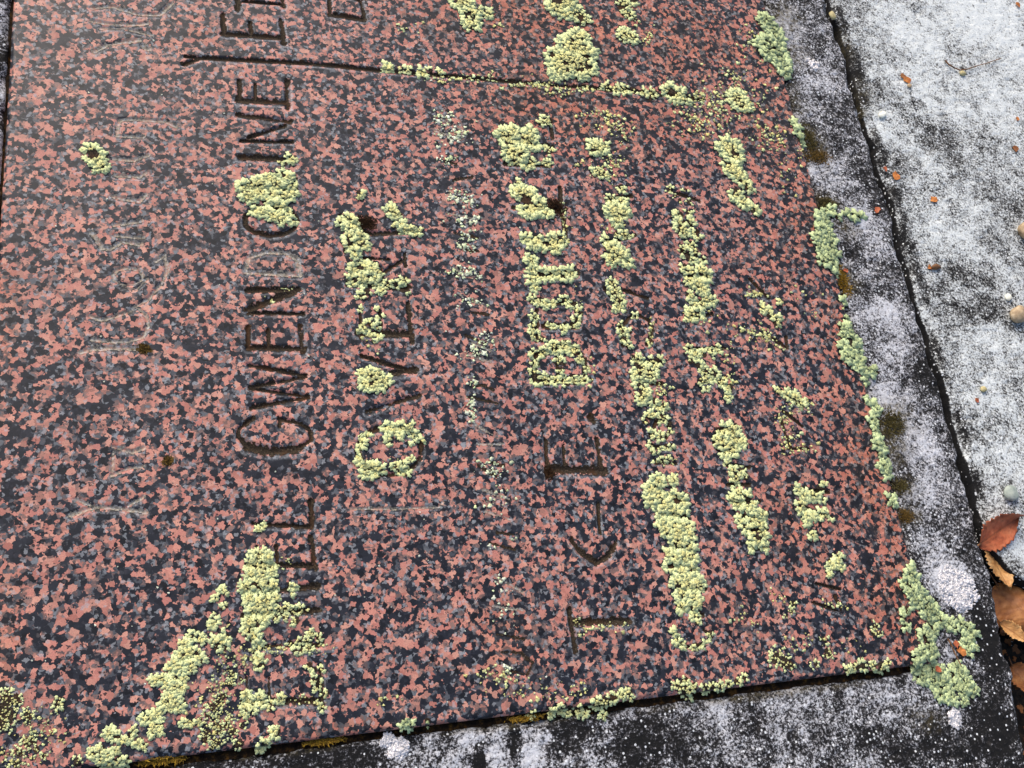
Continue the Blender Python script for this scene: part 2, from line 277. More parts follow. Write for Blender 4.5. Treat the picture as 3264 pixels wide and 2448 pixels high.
# ------------------------------------------------------------------ the inscription (strokes in photograph pixels)
# each letter: (kind, [ (points, width) ... ]) ; d = dark with algae, p = pale worn stone
def ell(cx, cy, rx, ry, a0=0, a1=360, n=22):
    return [(cx+rx*math.cos(math.radians(a)), cy+ry*math.sin(math.radians(a))) for a in np.linspace(a0, a1, n)]
LET = [
 # upper panel, block capitals
 ('d', 'E', [([(709,107),(800,113),(903,121)],19), ([(709,45),(714,104)],17), ([(796,73),(800,107)],14), ([(896,62),(904,139)],18)]),
 ('d', 'L', [([(757,-30),(757,28)],20), ([(772,3),(900,14)],11), ([(897,-30),(904,21)],16)]),
 ('d', 'D', [([(1052,45),(1158,61)],18), ([(1150,2),(1162,61)],13), ([(1048,-30),(1052,45)],15), ([(1048,-34),(1150,2)],13)]),
 # ETHEL GWENDOLINE
 ('d', 'E', [([(758,319),(917,326)],24), ([(761,257),(763,319)],16), ([(812,270),(813,319)],11), ([(914,260),(917,345)],21)]),
 ('d', 'N', [([(758,366),(830,374),(924,387)],20), ([(793,439),(907,400)],15), ([(765,449),(931,452)],13)]),
 ('d', 'I', [([(765,501),(928,508)],22)]),
 ('d', 'L', [([(775,600),(940,606)],22), ([(938,560),(942,606)],18)]),
 ('d', 'O', [(ell(864,704,84,46),19)]),
 ('p', 'D', [([(782,867),(955,877)],18), ([(782,867),(789,822),(848,803),(910,806),(945,825),(955,877)],16)]),
 ('d', 'N', [([(786,926),(952,921)],20), ([(789,987),(952,924)],27), ([(789,997),(966,1000)],15)]),
 ('d', 'E', [([(789,1108),(969,1111)],21), ([(789,1042),(792,1108)],17), ([(853,1052),(855,1104)],13), ([(955,1039),(966,1122)],23)]),
 ('d', 'W', [([(792,1163),(973,1198)],17), ([(973,1201),(796,1235)],18), ([(796,1238),(980,1264)],15), ([(980,1266),(800,1300)],19)]),
 ('d', 'G', [([(890,1335),(952,1349),(990,1373),(990,1401),(952,1429),(862,1439),(789,1422),(758,1394),(761,1366),(803,1335)],18), ([(952,1429),(862,1440),(789,1424)],34), ([(890,1335),(890,1360)],13)]),
 ('d', 'L', [([(806,1670),(990,1680)],18), ([(990,1597),(994,1680)],19)]),
 ('d', 'E', [([(790,1800),(1005,1804)],20), ([(990,1711),(1004,1812)],22), ([(879,1743),(883,1790)],14), ([(817,1743),(815,1790)],14)]),
 ('d', 'H', [([(779,1890),(1010,1870)],26), ([(779,1963),(1013,1945)],26), ([(848,1885),(848,1960)],12)]),
 ('d', 'T', [([(820,2060),(1020,2056)],26), ([(806,2000),(812,2130)],15)]),
 ('d', 'E', [([(779,2239),(1014,2235)],24), ([(785,2159),(789,2239)],12), ([(855,2162),(858,2228)],12), ([(1020,2120),(1025,2256)],23)]),
 # surname line
 ('d', 'Y', [([(1085,690),(1170,745)],18), ([(1100,800),(1170,750)],16), ([(1170,745),(1330,738)],18)]),
 ('d', 'R', [([(1144,822),(1242,827)],10), ([(1225,866),(1289,827)],16), ([(1289,808),(1292,849)],13), ([(1110,905),(1300,918)],22), ([(1120,900),(1130,850),(1170,830),(1215,850),(1220,905)],16)]),
 ('d', 'E', [([(1142,1060),(1309,1066)],26), ([(1300,968),(1312,1091)],18), ([(1211,987),(1214,1047)],14), ([(1148,987),(1151,1060)],14)]),
 ('d', 'V', [([(1151,1135),(1250,1166),(1325,1186)],15), ([(1249,1191),(1325,1177)],28), ([(1171,1312),(1335,1259)],21)]),
 ('d', 'O', [(ell(1241,1437,102,76),21)]),
 ('p', 'L', [([(1118,1621),(1260,1622),(1398,1616),(1412,1600)],10)]),
 # capitals half hidden by lichen
 ('d', 'T', [([(1827,1985),(2004,1978)],28), ([(1813,1943),(1834,2078)],17)]),
 ('d', 'J', [([(1905,1607),(1913,1700)],14), ([(1820,1721),(1850,1760),(1901,1794),(1940,1770),(1962,1729)],20)]),
 ('d', 'E', [([(1750,1497),(1925,1501)],30), ([(1738,1403),(1746,1515)],15), ([(1795,1420),(1799,1480)],11), ([(1901,1399),(1917,1501)],17)]),
 ('d', 'stop', [([(1880,1330),(1890,1340)],24)]),
 ('d', 'B', [([(1698,1210),(1880,1210)],28), ([(1702,1210),(1706,1129),(1763,1121),(1795,1100),(1840,1113),(1862,1150),(1866,1210)],19), ([(1775,1129),(1779,1202)],14)]),
 ('d', 'U', [([(1694,958),(1828,966),(1848,999),(1840,1039),(1734,1039)],21), ([(1710,990),(1710,1085)],16)]),
 ('d', 'T', [([(1694,820),(1698,925)],22), ([(1698,877),(1832,873)],30)]),
 ('d', 'T', [([(1669,763),(1799,775)],28), ([(1795,700),(1806,785)],14)]),
 ('d', 'E', [([(1640,660),(1790,670)],26), ([(1785,600),(1790,690)],15)]),
 ('d', 'R', [([(1600,440),(1760,470)],20), ([(1610,520),(1755,525)],18), ([(1755,390),(1760,440)],14)]),
 ('d', 'S', [([(1985,1100),(1975,1045),(2005,1012),(2040,1005),(2070,1022),(2078,1055),(2062,1098)],14)]),
 ('d', 'M', [([(1930,920),(1990,990)],18), ([(1990,925),(2065,950)],14)]),
 ('d', 'A', [([(1925,775),(2020,750)],14), ([(1930,810),(2015,840)],16)]),
 ('d', 'H', [([(1935,640),(2010,625)],14), ([(1935,690),(2010,690)],16)]),
 ('d', 'N', [([(2020,1150),(2110,1160)],16), ([(2030,1215),(2110,1225)],16)]),
 ('d', 'D', [([(2070,1290),(2125,1305)],14), ([(2075,1385),(2090,1345),(2120,1340),(2138,1370),(2120,1400)],14)]),
 ('d', 'I', [([(2075,1425),(2150,1432)],14), ([(2085,1470),(2155,1478)],16)]),
 ('d', 'R', [([(2095,1560),(2190,1600)],18), ([(2110,1640),(2195,1650)],16)]),
 ('d', 'E', [([(2140,1740),(2215,1760)],14), ([(2135,1800),(2225,1815)],14)]),
 ('d', 'B', [([(2160,1880),(2245,1880)],16), ([(2165,1940),(2240,1960)],14)]),
 ('d', 'C', [([(2146,2021),(2167,2057),(2224,2071),(2266,2035),(2245,2007)],13)]),
 ('d', 'A', [([(2140,610),(2230,640)],14), ([(2165,690),(2225,740)],14)]),
 ('d', 'N', [([(2170,800),(2240,830)],14), ([(2185,880),(2265,880)],16)]),
 ('d', 'E', [([(2195,960),(2280,965)],15), ([(2200,1015),(2270,1000)],12)]),
 ('d', 'W', [([(2195,1115),(2310,1110)],14), ([(2230,1180),(2335,1245)],16), ([(2240,1220),(2310,1200)],14)]),
 ('d', 'O', [(ell(2310,1405,34,34),14)]),
 ('d', 'R', [([(2310,1480),(2385,1490)],13), ([(2320,1545),(2390,1545)],15)]),
 ('d', 'D', [([(2330,1600),(2420,1600)],14), ([(2350,1640),(2440,1660)],14)]),
 ('d', 'K', [([(2370,1690),(2445,1690)],13), ([(2390,1745),(2450,1750)],13)]),
 ('d', 'L', [([(2555,1560),(2640,1570)],13), ([(2560,1620),(2650,1650)],14)]),
 ('d', 'V', [([(2390,890),(2450,950)],11), ([(2450,1070),(2510,1110),(2505,1075)],13)]),
 ('d', 'X', [([(2480,1240),(2560,1300)],14), ([(2495,1310),(2560,1360)],11), ([(2490,1340),(2520,1430),(2580,1430)],11)]),
 ('d', 'Y', [([(2600,1860),(2680,1880)],10), ([(2590,1920),(2680,1950)],12), ([(2660,1900),(2690,1960)],12)]),
 # script line "In Loving" and the start of the same line in the upper panel
 ('p', 'I', [([(226,1641),(295,1617),(373,1619),(463,1633)],20), ([(238,1592),(283,1609)],16), ([(406,1613),(455,1584)],15)]),
 ('p', 'n', [([(357,1514),(406,1494),(455,1486)],16), ([(357,1424),(422,1441),(455,1428)],16), ([(360,1440),(357,1505)],10)]),
 ('p', 'L', [([(258,1123),(295,1111),(365,1108),(435,1111)],19), ([(291,1082),(344,1088),(406,1088),(455,1074),(473,1037),(463,1004),(439,983),(394,1000),(324,1020),(287,1008)],15), ([(422,983),(471,955),(512,909),(533,860),(521,815),(496,832)],15)]),
 ('p', 'o', [(ell(406,881,47,27),16), ([(389,914),(435,922),(467,889)],12)]),
 ('p', 'v', [([(291,741),(324,791),(353,791),(389,770),(447,778)],17), ([(365,750),(455,758)],14)]),
 ('p', 'i', [([(361,717),(447,705)],16)]),
 ('p', 'n', [([(361,625),(389,633),(443,641),(463,621)],17), ([(369,559),(443,563),(463,551)],16)]),
 ('p', 'g', [([(361,506),(426,510),(471,494)],16), ([(373,432),(373,404),(381,383),(426,379),(529,387),(562,404)],15), ([(373,432),(455,437)],14)]),
 ('p', 'I', [([(299,164),(340,143),(385,135),(439,127)],18), ([(455,146),(472,156)],20), ([(320,90),(389,88),(480,111)],14)]),
 ('p', 'n', [([(291,66),(357,78),(439,78),(471,74)],15), ([(295,25),(357,20),(439,45),(508,47),(545,12)],15)]),
 # faint script line in the middle
 ('f', 'C', [([(1382,385),(1416,385),(1462,410),(1483,414)],13), ([(1386,418),(1424,431),(1470,443),(1479,422)],13)]),
 ('f', 'a', [([(1416,515),(1453,523)],12), ([(1445,574),(1504,565)],12)]),
 ('f', 'l', [([(1428,620),(1466,641),(1512,637)],12), ([(1424,679),(1479,691),(1516,704)],12)]),
 ('f', 'l', [([(1447,742),(1481,750),(1523,759)],13), ([(1477,797),(1523,801)],12)]),
 ('f', 'e', [([(1443,855),(1493,881),(1535,881)],13), ([(1460,935),(1489,960),(1540,969)],12)]),
 ('f', 'd', [([(1485,994),(1556,1002)],12), ([(1485,1070),(1548,1095)],12)]),
 ('f', 'h', [([(1491,1130),(1563,1156)],13), ([(1504,1093),(1563,1118)],12)]),
 ('f', 'o', [([(1500,1235),(1538,1227),(1571,1244)],12), ([(1487,1265),(1584,1286)],12)]),
 ('f', 'm', [([(1512,1353),(1584,1395)],12), ([(1521,1416),(1601,1416)],12)]),
 ('f', 'e', [([(1521,1484),(1584,1521)],14), ([(1560,1475),(1605,1485)],12)]),
 ('f', 'i', [([(1542,1563),(1626,1593)],13), ([(1546,1631),(1626,1656)],12)]),
 ('f', 'n', [([(1559,1731),(1639,1752)],14), ([(1584,1698),(1643,1706)],12)]),
 ('f', 'r', [([(1576,1837),(1664,1887)],13), ([(1571,1933),(1668,1946)],12)]),
 ('f', 's', [([(1584,2022),(1668,2038)],13), ([(1597,2080),(1655,2080),(1697,2114),(1681,2152),(1626,2139)],13)]),
 # the engraved line between the two panels
 ('d', 'line', [([(585,205),(640,184),(1008,203),(1207,224),(1410,240),(1654,262),(1900,281),(2068,297),(2240,318)],15), ([(590,180),(640,184)],12)]),
]
SLX0, SLX1, SLY0, SLY1 = -0.6225, 0.0010, -0.0036, 1.45
GX = np.linspace(SLX0, SLX1, 780)
GYd = np.arange(SLY0, 0.604, 0.0008)
GY = np.concatenate([GYd, np.linspace(GYd[-1]+.004, SLY1, 60)])
XX, YY = np.meshgrid(GX, GY, indexing='ij')
HZ = np.zeros_like(XX); WORN_LIT = np.zeros_like(XX)

def seg_dist(X, Y, pts):
    d = np.full(X.shape, 1e9)
    for (ax, ay), (bx, by) in zip(pts[:-1], pts[1:]):
        vx, vy = bx-ax, by-ay; L = vx*vx+vy*vy+1e-12
        t = np.clip(((X-ax)*vx+(Y-ay)*vy)/L, 0, 1)
        d = np.minimum(d, np.hypot(X-ax-t*vx, Y-ay-t*vy))
    return d

DEPTH = {'d': .0017, 'p': .0010, 'f': .0006}
def groove(X, Y, strokes, depth):
    """height (<=0), normalised distance from the stroke's middle"""
    z = np.zeros(X.shape); u = np.full(X.shape, 9.)
    for pts, w in strokes:
        d = seg_dist(X, Y, pts)/(w*.62)
        u = np.minimum(u, d)
        k = np.clip(1-d, 0, 1); z = np.minimum(z, -depth*(k*k*(3-2*k))**.8*min(1, w/.004+.25))
    return z, u

LW = []
for kind, ch, strokes in LET:
    s2 = []
    for pts, w in strokes:
        g = [at(*p)[:2] for p in pts]; m = mpp(*pts[len(pts)//2]); s2.append((g, w*m))
    allp = np.concatenate([np.array(g) for g, _ in s2]); pad = .006
    LW.append((kind, ch, s2, allp.min(0)-pad, allp.max(0)+pad))
for kind, ch, s2, lo, hi in LW:
    i0, i1 = np.searchsorted(GX, (lo[0], hi[0])); j0, j1 = np.searchsorted(GY, (lo[1], hi[1]))
    if i1 <= i0 or j1 <= j0: continue
    X, Y = XX[i0:i1, j0:j1], YY[i0:i1, j0:j1]
    z, u = groove(X, Y, s2, DEPTH[kind])
    HZ[i0:i1, j0:j1] = np.minimum(HZ[i0:i1, j0:j1], z)
    # chipped, bruised lip, with the lit look of the lower wall painted in
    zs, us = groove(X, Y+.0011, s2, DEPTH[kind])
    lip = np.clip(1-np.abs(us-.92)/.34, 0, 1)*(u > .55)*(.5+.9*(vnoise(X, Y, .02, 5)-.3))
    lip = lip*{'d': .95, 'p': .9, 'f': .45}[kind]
    WORN_LIT[i0:i1, j0:j1] = np.maximum(WORN_LIT[i0:i1, j0:j1], np.clip(lip, 0, 1))
# arris of the slab: softly rounded and a little chipped
edge = np.minimum.reduce([XX-SLX0, SLX1-XX, YY-SLY0])+.0018*(vnoise(XX, YY, .009, 3)-.5)+.0012*(vnoise(XX, YY, .003, 4)-.5)
k = np.clip(1-edge/.0028, 0, 1); HZ -= .0024*k*k
def slab_z(x, y):
    i = np.clip(np.interp(x, GX, np.arange(len(GX))), 0, len(GX)-1.001); j = np.clip(np.interp(y, GY, np.arange(len(GY))), 0, len(GY)-1.001)
    a, b = i.astype(int), j.astype(int); p, q = i-a, j-b
    return (HZ[a, b]*(1-p)+HZ[a+1, b]*p)*(1-q)+(HZ[a, b+1]*(1-p)+HZ[a+1, b+1]*p)*q

# orange-brown film on the stone
STAIN = np.zeros_like(XX)
for cx, cy, rx, ry, s in [(1750,60,420,160,.9),(2200,150,420,200,.8),(1750,330,300,170,.9),(2100,380,300,170,.6),(2450,420,200,260,.75),(2580,700,160,190,.9),
                          (2700,1080,110,300,.8),(2780,1500,170,330,.95),(2880,1900,160,250,.9),(2500,800,160,180,.5),(2560,1650,170,250,.6),(1950,800,160,160,.35),
                          (640,110,120,60,.4),(830,460,160,60,.3),(20,1000,40,260,.5),(20,2050,60,300,.5),(1100,2330,220,40,.6),(1620,2040,120,140,.5),(2330,1950,160,120,.3)]:
    c = at(cx, cy); m = mpp(cx, cy)
    d = np.hypot((XX-c[0])/(rx*m*1.05), (YY-c[1])/(ry*m*1.05))+.5*(vnoise(XX, YY, .035, 11)-.5)
    STAIN = np.maximum(STAIN, s*np.clip(1.25-d, 0, 1))
nx, ny = XX.shape
co = np.stack([XX.ravel(), YY.ravel(), HZ.ravel()], 1)
faces = grid_faces(nx, ny)
ring = np.concatenate([np.arange(nx)*ny, (nx-1)*ny+np.arange(1, ny), (np.arange(nx-2, -1, -1))*ny+ny-1, np.arange(ny-2, 0, -1)])
low = co[ring].copy(); low[:, 2] = -.045
n0 = len(co); m_ = len(ring); nxt = (np.arange(m_)+1) % m_
skirt = np.stack([ring, n0+np.arange(m_), n0+nxt, ring[nxt]], 1)
co = np.concatenate([co, low])
padz = np.zeros(m_)
slab = make('granite_slab', co, [faces, skirt], M['granite'], attrs={'stain': np.concatenate([STAIN.ravel(), padz]), 'worn': np.concatenate([WORN_LIT.ravel(), padz])})
tag(slab, 'pink and black speckled granite grave slab with engraved inscription, set in a concrete kerb', 'gravestone', kind='thing')

# what has settled in each cut: dark algae crust or pale worn stone, one part for each letter
def cell_mesh(X, Y, Z, keep):
    ny_ = X.shape[1]
    f = grid_faces(*X.shape)[keep[:-1, :-1].ravel()]
    if len(f) == 0: return None
    used, inv = np.unique(f.ravel(), return_inverse=True)
    return np.stack([X.ravel(), Y.ravel(), Z.ravel()], 1)[used], inv.reshape(-1, 4)

for n_, (kind, ch, s2, lo, hi) in enumerate(LW):
    hi2 = np.minimum(hi, (SLX1-.002, .62)); lo2 = np.maximum(lo, (SLX0+.002, SLY0+.002))
    if (hi2-lo2).min() <= 0: continue
    st = .00042
    xs, ys = np.arange(lo2[0], hi2[0], st), np.arange(lo2[1], hi2[1], st)
    X, Y = np.meshgrid(xs, ys, indexing='ij')
    z, u = groove(X, Y, s2, DEPTH[kind])
    nz = .55*vnoise(X, Y, .0019, 21)+.45*vnoise(X, Y, .0009, 22); nb = vnoise(X, Y, .018, 23)
    lim = {'d': .70, 'p': .78, 'f': .55}[kind]
    keep = u < lim+1.15*(nz-.5)-{'d': .55, 'p': .6, 'f': .7}[kind]*np.clip(nb-.5, 0, 1)*2
    r_ = cell_mesh(X, Y, z+.00022+.0002*nz, keep)
    if r_ is None: continue
    nm = 'dividing_groove' if ch == 'line' else 'full_stop' if ch == 'stop' else 'letter'
    o = make(nm, r_[0], r_[1], M['crud'] if kind != 'p' else M['worn'], slab)
    if kind == 'f': o.data.materials[0] = M['worn'] if n_ % 2 else M['crud']

# ------------------------------------------------------------------ concrete kerb round the slab
KZ = -0.0045
EDGE = [(2637,0),(2649,65),(2667,106),(2690,163),(2704,195),(2710,244),(2722,301),(2730,334),(2749,383),(2765,431),(2781,468),(2787,529),(2808,578),(2824,631),(2842,665),
        (2850,706),(2864,795),(2889,860),(2901,925),(2926,999),(2942,1043),(2962,1125),(2987,1202),(3011,1261),(3035,1363),(3056,1444),(3072,1509),(3092,1566),(3109,1627),(3125,1705),
        (3134,1729),(3162,1833),(3176,1909),(3195,2003),(3209,2079),(3233,2154),(3242,2211),(3256,2277),(3264,2334),(3272,2400),(3282,2480)]
eg = at([p[0] for p in EDGE], [p[1] for p in EDGE], KZ)
eo = np.argsort(eg[:, 1]); EY, EX = eg[eo, 1], eg[eo, 0]
def outer_x(y):
    return np.interp(y, EY, EX)+np.where(y > EY[-1], .0015*(vnoise(y, y*0, .02, 31)-.5), 0)+.0012*(vnoise(y, y*0+.3, .006, 33)-.5)
KB = -0.088
INX = SLX1+.0030; INY = SLY0-.0042; LFX = SLX0-.0028
def rough_z(x, y, amp=1.0):
    return amp*(.0012*(fbm(x, y, .012, 41, 3)-.5)+.0007*(vnoise(x, y, .0032, 44)-.5)-.0012*np.clip(vnoise(x, y, .006, 46)-.8, 0, 1)*5)
def blobs(X, Y, lst, z=0.0, seed=51):
    o = np.zeros(X.shape)
    for cx, cy, rx, ry, s in lst:
        c = at(cx, cy, z); m = mpp(cx, cy)
        d = np.hypot((X-c[0])/(rx*m), (Y-c[1])/(ry*m))+.7*(fbm(X, Y, .012, seed, 3)-.5)
        w = np.clip(1.3-d, 0, 1); o = np.where(np.abs(w*s) > np.abs(o), w*s, o)
    return o
PALE_K = [(2520,90,60,90,.35),(2600,230,60,80,.3),(2560,330,50,60,.3),(2640,560,70,60,.7),(2590,540,40,30,.5),(2770,760,60,60,.5),(2740,700,50,40,.6),(2840,1000,60,70,.55),(2820,1260,60,100,.9),
          (2850,1130,60,60,.7),(2930,1420,70,80,.7),(2960,1560,70,90,.8),(2980,1750,70,70,.7),(3040,1850,80,70,1.0),(2900,1850,30,60,-.4),(2830,940,40,60,-.4),(2790,620,40,80,-.5),
          (2980,1250,50,120,-.4),(3100,1780,50,120,-.5),(3150,2050,60,200,-.9),(3000,2380,260,90,-.75),(3170,2330,100,120,-.9),(2700,2230,260,50,-.1),(2560,2280,140,70,.45),(2780,2240,140,60,.3),
          (2300,2330,240,90,-.1),(2050,2360,180,90,-.75),(2260,2290,90,50,.35),(1750,2330,60,60,.4),(1700,2400,40,60,.75),(1580,2400,50,50,.7),(1500,2350,60,60,.5),(1380,2370,50,60,.8),(1430,2430,60,40,.5),(1250,2350,90,25,.3),(1290,2400,40,30,.8),
          (1850,2330,140,90,-.6),(1120,2420,120,60,-.8),(900,2420,180,50,-.7),(650,2430,180,40,-.7),(1640,2360,24,70,-.9),(1530,2420,26,60,-.9),(15,60,30,90,.4),(10,260,20,80,.8),(8,520,16,160,.7),(15,170,20,40,-.8),(10,390,18,50,-.6)]
OLIVE_K = [(2505,60,50,60,.9),(2530,170,50,60,.7),(2600,470,50,70,1),(2640,645,40,40,1),(2700,720,40,40,.8),(2700,890,40,50,.9),(2740,1210,50,50,.7),(2850,1340,80,70,1),(2850,1430,60,60,.8),(2890,1560,50,50,.6),(2900,1640,50,30,.9),
           (2480,2210,400,16,.8),(1700,2290,300,20,.9),(900,2385,260,22,1),(500,2430,240,22,1),(2950,2290,60,40,.5),(2540,330,30,90,.5)]
def strip(xs2d, ys2d, edge_d, z0, amp=1.0):
    X, Y = xs2d, ys2d
    e = edge_d+.004*(vnoise(X, Y, .014, 61)-.5)+.0022*(vnoise(X, Y, .005, 62)-.5)
    kk = np.clip(1-e/.0055, 0, 1)
    return z0+rough_z(X, Y, amp)-.0052*kk*kk
kc, kf, base = [], [], 0
def add_strip(X, Y, ed):
    global base
    Z = strip(X, Y, ed, KZ); nx_, ny_ = X.shape
    top = np.stack([X.ravel(), Y.ravel(), Z.ravel()], 1)
    rg = np.concatenate([np.arange(nx_)*ny_, (nx_-1)*ny_+np.arange(1, ny_), (np.arange(nx_-2, -1, -1))*ny_+ny_-1, np.arange(ny_-2, 0, -1)])
    lo_ = top[rg].copy(); lo_[:, 2] = -.11
    kf.append(grid_faces(nx_, ny_, base)); n1 = base+len(top); mm = len(rg); nn = (np.arange(mm)+1) % mm
    kf.append(np.stack([base+rg, n1+np.arange(mm), n1+nn, base+rg[nn]], 1))
    kc.append(top); kc.append(lo_); base += len(top)+mm
yv = np.concatenate([np.arange(KB, .62, .0013), np.linspace(.625, 1.52, 90)])
u = np.linspace(0, 1, 62)
ox = outer_x(yv); X = INX+u[:, None]*(ox-INX)[None, :]; Y = np.repeat(yv[None, :], len(u), 0)
add_strip(X, Y, np.minimum.reduce([ox[None, :]-X, np.where(Y > INY, X-INX+.001, 9), Y-KB]))
X, Y = np.meshgrid(np.arange(-.70, INX, .0013), np.linspace(KB, INY, 64), indexing='ij'); X[-1, :] = INX
add_strip(X, Y, np.minimum.reduce([INY-Y+.0012, Y-KB, X+.70]))
X, Y = np.meshgrid(np.linspace(-.70, LFX, 46), np.concatenate([np.arange(INY, .62, .0016), np.linspace(.625, 1.52, 60)]), indexing='ij')
add_strip(X, Y, np.minimum.reduce([LFX-X+.001, X+.70]))
kco = np.concatenate(kc)
kerb = make('concrete_kerb', kco, kf, M['kerb'], attrs={'pale': blobs(kco[:, 0], kco[:, 1], PALE_K, KZ), 'olive': np.clip(blobs(kco[:, 0], kco[:, 1], OLIVE_K, KZ, 57), 0, 1)})
tag(kerb, 'weathered dark grey concrete kerb framing the granite slab, mottled with white crust', 'kerb', kind='thing')
# dirt packed into the joint between slab and kerb
def joint(name, xs, ys, z):
    X, Y = np.meshgrid(xs, ys, indexing='ij')
    Z = z+.0022*(fbm(X, Y, .008, 71, 3)-.5)
    o = make(name, np.stack([X.ravel(), Y.ravel(), Z.ravel()], 1), grid_faces(*X.shape), M['joint'], kerb)
    return o
joint('joint_filling', np.linspace(SLX1-.0008, INX+.0008, 7), np.arange(INY, 1.45, .0015), -.0085)
joint('joint_filling', np.arange(SLX0-.002, INX, .0015), np.linspace(INY-.0008, SLY0+.0008, 8), -.0068)
joint('joint_filling', np.linspace(LFX-.0008, SLX0+.0008, 7), np.arange(INY, 1.45, .0015), -.0085)

# ------------------------------------------------------------------ concrete paving beside the kerb
PZ = -0.0035
yv = np.concatenate([np.arange(.0, .66, .0014), np.linspace(.664, 1.7, 80)])
gap_px = np.interp(yv, [0, .02, .05, .075, .10, .14, .2, .25, .3, .36, .40, .45, .5, .54, .57, .6, .7], [.062, .045, .022, .008, .0034, .0042, .0030, .0026, .0022, .0024, .0036, .0020, .0030, .0016, .0040, .0020, .003])
lx = outer_x(yv)+gap_px*1.25*(.75+.5*vnoise(yv, yv*0, .011, 81))+.0009*(vnoise(yv, yv*0, .004, 82)-.5)
u = np.concatenate([np.linspace(0, .33, 190), np.linspace(.34, 1.6, 60)])
X = lx[None, :]+u[:, None]*1.0; Y = np.repeat(yv[None, :], len(u), 0)
e = u[:, None]+.006*(vnoise(X, Y, .02, 83)-.5)
kk = np.clip(1-e/.008, 0, 1)
Z = PZ+rough_z(X+3, Y, .8)-.004*kk**2
nx_, ny_ = X.shape
top = np.stack([X.ravel(), Y.ravel(), Z.ravel()], 1)
rg = np.concatenate([np.arange(nx_)*ny_, (nx_-1)*ny_+np.arange(1, ny_), (np.arange(nx_-2, -1, -1))*ny_+ny_-1, np.arange(ny_-2, 0, -1)])
lo_ = top[rg].copy(); lo_[:, 2] = -.11; mm = len(rg); nn = (np.arange(mm)+1) % mm
pco = np.concatenate([top, lo_])
PALE_P = [(3150,40,220,200,1.0),(2950,130,140,110,.85),(2820,100,90,100,.5),(3000,280,160,120,.55),(3180,330,120,120,.6),(2860,420,90,80,.5),(3050,560,240,120,.15),(2930,330,40,30,-.5),(2905,440,70,40,-.35),(3000,460,70,80,-.3),
          (3020,700,160,130,.4),(3180,640,100,60,-.2),(3120,880,70,40,-.5),(3050,880,50,30,-.4),(3090,1000,110,60,-.45),(3150,1100,120,120,.35),(3060,1050,60,40,.1),(3180,1300,120,110,.6),(3120,1440,80,60,.2),(3210,1460,80,80,.5),(3240,1740,60,60,.7),
          (2680,60,18,90,-.8),(2725,210,24,80,-1),(2755,330,20,60,-.8),(2805,470,18,90,-.7),(2865,640,18,80,-.8),(2890,760,24,80,-1),(2935,900,18,90,-.8),(2995,1130,14,110,-.7),(3065,1350,14,100,-.7),(3120,1560,18,80,-.8)]
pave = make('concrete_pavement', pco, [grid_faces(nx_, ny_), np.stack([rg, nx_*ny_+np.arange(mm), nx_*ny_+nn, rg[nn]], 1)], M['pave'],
            attrs={'pale': np.where(np.concatenate([np.repeat(u < .0009, ny_), np.ones(mm, bool)]), -2.0, blobs(pco[:, 0], pco[:, 1], PALE_P, PZ, 91)), 'olive': np.clip(blobs(pco[:, 0], pco[:, 1], [(2740,350,20,40,.7),(2690,140,30,60,.4),(2760,300,30,60,.4)], PZ, 93), 0, 1)})  # side walls and edge row painted dark, giving the crack its shade
tag(pave, 'pale speckled concrete paving beside the kerb, across a narrow crack', 'pavement', kind='structure')

# ------------------------------------------------------------------ ground
gs = np.concatenate([[-300, -30, -4], np.linspace(-1.2, 1.8, 90), [4, 30, 300]])
X, Y = np.meshgrid(gs, gs, indexing='ij')
Z = -.072+.02*(fbm(X, Y, .12, 95, 3)-.5)
ground = make('ground', np.stack([X.ravel(), Y.ravel(), Z.ravel()], 1), grid_faces(*X.shape), M['soil'])
tag(ground, 'dark damp soil under and around the kerb and paving', 'ground', kind='structure')

# ------------------------------------------------------------------ lichen
def surf_z(x, y):
    """height of slab, kerb or paving under a point"""
    x = np.asarray(x, float); y = np.asarray(y, float)
    on = (x > SLX0) & (x < SLX1) & (y > SLY0)
    return np.where(on, slab_z(x, y), KZ+rough_z(x, y))
TEMPL = []
_tr = np.random.default_rng(3)
NL = 20
for k_ in range(24):
    # a fan of two to four blunt fingers, as the tips of a leafy lichen fork
    th = np.linspace(-math.pi, math.pi, NL, endpoint=False)+math.pi/NL
    front = np.clip(np.cos(th*.92)*.55+.45, 0, 1)
    nl = _tr.choice([2, 3, 3, 4]); ph = _tr.uniform(-.5, .5)
    r = .30+.70*front**.8
    notch = np.clip(np.cos(th*nl*1.1+ph+(math.pi if nl % 2 else 0)), 0, 1)**1.5
    r = r*(1-.52*(front > .15)*notch)*(1+.10*_tr.normal(size=NL))
    TEMPL.append(np.stack([r*np.cos(th), r*np.sin(th)*_tr.uniform(.75, 1.0)], 1))
TEMPL = np.array(TEMPL)

